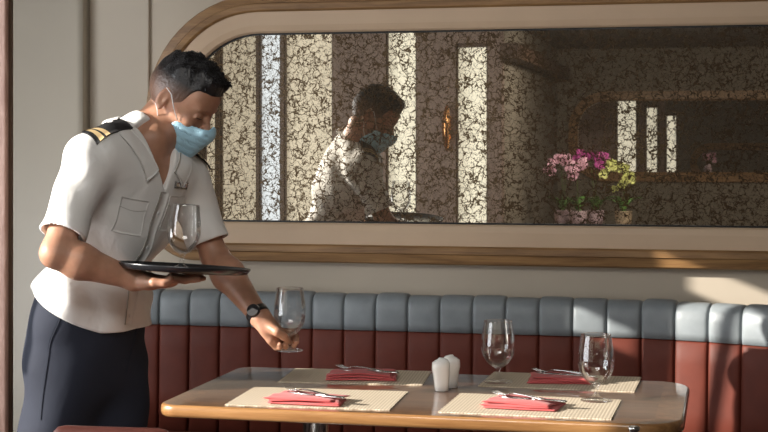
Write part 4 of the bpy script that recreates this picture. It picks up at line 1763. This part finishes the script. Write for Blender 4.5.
# ---- wrist watch
fa = nrm(wr_f - el_f)
wc_ = wr_f - fa * .010
wx = nrm(np.cross(fa, V3(0, 1, 0))); wy = np.cross(fa, wx)
prof = []
lp = []
for (o_, r_) in ((-.011, .0300), (-.010, .0325), (.010, .0318), (.011, .029)):
    lp.append([tuple(wc_ + fa * o_ + (wx * math.cos(2 * PI * i / 32) + wy * math.sin(2 * PI * i / 32)) * r_) for i in range(32)])
ws = toman(loft('watch_strap', lp, M['watch']))
fd = nrm(V3(-.45, -.55, .55) - fa * (V3(-.45, -.55, .55) @ fa))
fs_ = np.cross(fa, fd)
bm = bmesh.new()
mt_ = Matrix(((fa[0], fs_[0], fd[0], 0), (fa[1], fs_[1], fd[1], 0), (fa[2], fs_[2], fd[2], 0), (0, 0, 0, 1)))
mt_.translation = Vector(wc_ + fd * .034)
bmesh.ops.create_cone(bm, cap_ends=True, segments=28, radius1=.019, radius2=.017, depth=.009, matrix=mt_)
wcse = bm_obj('watch_case', bm, M['watch'])
wcse.parent = ws

# ---- tray with a goblet on it, and the goblet in the far hand
L2W = Matrix.Translation((0, -CAMD, 0)) @ Matrix.Rotation(YAW, 4, 'Z')
tw = L2W @ Vector(TRC)
tray = lathe('serving_tray', [(0, -.0105), (.160, -.0105), (.170, -.008), (.1775, .002), (.1785, .0060), (.1770, .0068), (.1745, .0050), (.168, -.0035), (.160, -.0065), (0, -.0065)], M['tray'], n=72)
tray.matrix_world = Matrix.Translation(tw) @ Matrix.Rotation(YAW, 4, 'Z') @ Matrix.Rotation(ttil, 4, 'Y') @ Matrix.Rotation(-.060, 4, 'X')
tag(tray, 'round black serving tray held on the flat of the man\'s hand', 'tray')
gp = TRC + V3(-.006, .0, 0)
gw = L2W @ Vector(V3(gp[0], gp[1] + .02, trayz(gp[0]) - .0065 - .0002))
g1 = empty('water_goblet', gw)
P0 = [o for o in COL.objects if o.name.startswith('water_goblet') and o is not g1][0]
def copy_children(src, dst):
    for ch in list(src.children):
        c = ch.copy(); COL.objects.link(c); c.parent = dst
copy_children(P0, g1)
g1.rotation_euler = (-.060, ttil, YAW)
tag(g1, 'clear goblet standing on the black serving tray', 'glass', 'clear stemmed goblets')
g2 = empty('water_goblet', L2W @ Vector(GB))
copy_children(P0, g2)
g2.rotation_euler = (0, math.radians(1.0), 0)
tag(g2, 'clear goblet held by its stem in the man\'s far hand above the table', 'glass', 'clear stemmed goblets')

# ================================================================== ORCHIDS seen in the mirror, on a sideboard across the room
M['leaf'] = plain('orchid_leaf', (0.10, 0.22, 0.05), 0.35, noise=0.25, nscale=20)
M['stalk'] = plain('orchid_stalk', (0.10, 0.14, 0.04), 0.5)
M['petal_pink'] = plain('pink_petal', (0.72, 0.40, 0.50), 0.5, noise=0.2, nscale=60)
M['petal_magenta'] = plain('magenta_petal', (0.42, 0.05, 0.25), 0.5, noise=0.2, nscale=60)
M['petal_green'] = plain('yellow_green_petal', (0.60, 0.62, 0.20), 0.5, noise=0.2, nscale=60)
M['petal_lip'] = plain('orchid_lip', (0.75, 0.60, 0.35), 0.5)
M['pot_pink'] = plain('pale_pink_pot', (0.62, 0.46, 0.50), 0.3)
M['moss'] = plain('tan_moss', (0.42, 0.32, 0.18), 0.9, noise=0.3, nscale=50)
M['pot_tan'] = plain('tan_basket', (0.45, 0.34, 0.22), 0.7, noise=0.3, nscale=40)
DO = 11.6
YO = -(DO - CAMD)
ox = lambda p: RX(p, DO)
oz = lambda py: CAMH - (py - HZ) / FPX * (DO * math.cos(YAW) + 1.0 * math.sin(YAW))
SBZ = 0.78
sb = empty('sideboard', (ox(592), YO, 0))
tag(sb, 'dark wood sideboard holding the orchids, opposite the mirror', 'sideboard')
reparent(box('top', (ox(592) - .55, YO - .2, SBZ - .03), (ox(592) + .55, YO + .2, SBZ), M['dark_wood'], bev=.004), sb)
reparent(box('cabinet', (ox(592) - .52, YO - .18, .06), (ox(592) + .52, YO + .18, SBZ - .031), M['dark_wood']), sb)
reparent(box('plinth', (ox(592) - .50, YO - .16, 0), (ox(592) + .50, YO + .16, .06), M['hole']), sb)
for s in (-1, 1):
    d_ = box('door', (ox(592) + s * .26 - .25, YO + .18, .09), (ox(592) + s * .26 + .25, YO + .198, SBZ - .05), M['dark_wood'], bev=.003)
    reparent(d_, sb)


def flower_mesh(petal):
    bm = bmesh.new()
    def pet(ang, ln, wd, lift, mi):
        c, s_ = math.cos(ang), math.sin(ang)
        pts = []
        for t, w_ in ((0, .12), (.25, .62), (.5, 1), (.75, .86), (.93, .45)):
            for e in (-1, 0, 1):
                r, q = t * ln, e * w_ * wd
                pts.append(bm.verts.new((r * c - q * s_, -lift * t * t - .004 * (e == 0) * 1, r * s_ + q * c)))
        tip = bm.verts.new((ln * c, -lift, ln * s_))
        for i in range(4):
            for j in range(2):
                f = bm.faces.new((pts[3 * i + j], pts[3 * i + j + 1], pts[3 * i + 4 + j], pts[3 * i + 3 + j])); f.material_index = mi
        for j in range(2):
            f = bm.faces.new((pts[12 + j], pts[13 + j], tip)); f.material_index = mi
    for a, ln, wd in ((90, .030, .011), (212, .030, .011), (328, .030, .011), (12, .034, .019), (168, .034, .019)):
        pet(math.radians(a), ln, wd, .006, 0)
    pet(math.radians(270), .016, .009, -.012, 1)
    me = bpy.data.meshes.new('flower')
    bm.to_mesh(me); bm.free()
    me.materials.append(petal); me.materials.append(M['petal_lip'])
    me.polygons.foreach_set('use_smooth', [True] * len(me.polygons))
    return me


def orchid(px, label, petal, cat, stems, potmat, ro, moss=False, leaves=4):
    x0 = ox(px)
    yo_ = YO + {562: -.05, 580: .09, 595: -.09, 624: .04}[px]
    r_ = empty('potted_orchid', (x0, yo_, SBZ))
    tag(r_, label, cat, 'potted orchids on the sideboard')
    lathe('pot', [(0, .0), (.045, .0), (.062, .05), (.066, .12), (.068, .125), (.062, .125), (.058, .11), (0, .105)], potmat, r_, n=28)
    lathe('moss', [(0, .125), (.03, .122), (.055, .112), (.058, .108), (0, .106)], M['moss'], r_, n=20)
    fm_ = flower_mesh(petal)
    rr = random.Random(ro)
    for k in range(leaves):
        a = k * 2 * PI / leaves + .4 + rr.uniform(-.3, .3)
        ln = rr.uniform(.13, .19)
        bm = bmesh.new()
        prev = None
        for i in range(9):
            t = i / 8
            cx = math.cos(a) * ln * t * .8; cy = math.sin(a) * ln * t * .5; cz = .11 + ln * (1.5 * t - .85 * t * t)
            w_ = .030 * math.sin(PI * min(1, .12 + t * .86)) ** .7
            nx, ny = -math.sin(a), math.cos(a)
            cur = [bm.verts.new((cx + nx * w_ * e, cy + ny * w_ * e, cz + abs(e) * .008 + dz)) for dz in (0, -.002) for e in (-1, 0, 1)]
            if prev:
                for u, v in ((0, 1), (1, 2), (5, 4), (4, 3), (2, 5), (3, 0)):
                    bm.faces.new((prev[u], prev[v], cur[v], cur[u]))
            prev = cur
        bm_obj('leaf', bm, M['leaf'], r_, smooth=True)
    for (pts, nf) in stems:
        sp = [Vector(p) for p in spline([(0, 0, .11)] + pts, 8)]
        tube('stem', sp, [.003] * len(sp), M['stalk'], r_, n=6)
        n0 = int(len(sp) * .52)
        nf = int(nf * 1.5)
        for k in range(nf):
            p = sp[min(len(sp) - 1, n0 + int((len(sp) - n0 - 1) * k / max(1, nf - 1)))]
            f = bpy.data.objects.new('flower', fm_)
            COL.objects.link(f)
            f.parent = r_
            f.location = p + Vector((rr.uniform(-.03, .03), .012 + rr.uniform(-.012, .02), rr.uniform(-.030, .018)))
            f.rotation_euler = (rr.uniform(-.3, .4), rr.uniform(-.3, .3), PI + rr.uniform(-.7, .7))
            q = rr.uniform(.85, 1.15)
            f.scale = (q, q, q)


HZ_ = lambda py: oz(py) - SBZ
dx_ = lambda a, b: ox(a) - ox(b)
orchid(562, 'pink orchid at the left end of the sideboard, seen in the mirror', M['petal_pink'], 'orchid',
       [([(.0, 0, .30), (-.01, 0, .50), (dx_(566, 562), .01, HZ_(158)), (dx_(554, 562), .02, HZ_(162)), (dx_(548, 562), .03, HZ_(176))], 11),
        ([(.02, .01, .3), (.03, 0, .5), (dx_(570, 562), .02, HZ_(164)), (dx_(574, 562), .03, HZ_(172)), (dx_(574, 562), .03, HZ_(178))], 6)], M['pot_pink'], 11)
orchid(580, 'pink and magenta orchid second from the left, seen in the mirror', M['petal_pink'], 'orchid',
       [([(-.01, 0, .30), (-.01, 0, .48), (dx_(582, 580), .02, HZ_(162)), (dx_(577, 580), .03, HZ_(170)), (dx_(572, 580), .03, HZ_(175))], 9)], M['pot_pink'], 12)
orchid(595, 'deep magenta orchid with round leaves, third from the left in the mirror', M['petal_magenta'], 'orchid',
       [([(-.02, 0, .30), (-.04, 0, .50), (dx_(588, 595), .02, HZ_(156)), (dx_(582, 595), .03, HZ_(154)), (dx_(576, 595), .03, HZ_(160))], 8),
        ([(.0, 0, .30), (.0, 0, .50), (dx_(598, 595), .02, HZ_(156)), (dx_(604, 595), .03, HZ_(157)), (dx_(600, 595), .04, HZ_(166))], 8)], M['pot_pink'], 13, leaves=6)
orchid(624, 'yellow green orchid in a tan pot at the right end, seen in the mirror', M['petal_green'], 'orchid',
       [([(.0, 0, .30), (.0, 0, .46), (dx_(621, 624), .02, HZ_(166)), (dx_(612, 624), .03, HZ_(163)), (dx_(605, 624), .03, HZ_(172))], 9),
        ([(.01, .01, .3), (.01, 0, .46), (dx_(628, 624), .02, HZ_(170)), (dx_(630, 624), .03, HZ_(177)), (dx_(620, 624), .03, HZ_(186))], 9)], M['pot_tan'], 14)
# vase and side table added in place of the orchids' second reflection
fv = P(0, 0, 1)
DX = 19.0
vx = RX(708, DX); vy = -(DX - CAMD)
vz = lambda py: CAMH - (py - HZ) / FPX * (DX * math.cos(YAW) + abs(vx) * math.sin(YAW))
st = empty('side_table', (vx, vy, 0))
tag(st, 'small dark side table added under the flowers in the far room, beyond the arched opening', 'table')
lathe('table_top', [(0, vz(172) - .03), (.22, vz(172) - .03), (.22, vz(172)), (0, vz(172))], M['dark_wood'], st)
lathe('leg', [(0, 0), (.14, 0), (.03, .04), (.03, vz(172) - .03), (0, vz(172) - .03)], M['dark_wood'], st)
fl = empty('flower_vase', (vx, vy, vz(172)))
tag(fl, 'small vase of pink flowers added for the second reflection of the orchids, tiny in the mirror', 'vase')
lathe('vase', [(0, 0.0), (.04, 0), (.05, .04), (.03, .09), (.035, .10), (0, .095)], M['pot_pink'], fl)
rr = random.Random(3)
fmz = flower_mesh(M['petal_pink'])
for k in range(14):
    a, r = rr.uniform(0, 2 * PI), rr.uniform(.01, .09)
    tp_ = Vector((math.cos(a) * r, math.sin(a) * r * .6, rr.uniform(.12, .22)))
    f = bpy.data.objects.new('flower', fmz); COL.objects.link(f); f.parent = fl
    f.location = tp_; f.rotation_euler = (rr.uniform(-.3, .3), 0, PI + rr.uniform(-.8, .8))
    tube('stem', [(0, 0, .09), tp_ * .6 + Vector((0, 0, .04)), tp_], [.003] * 3, M['stalk'], fl, n=5)
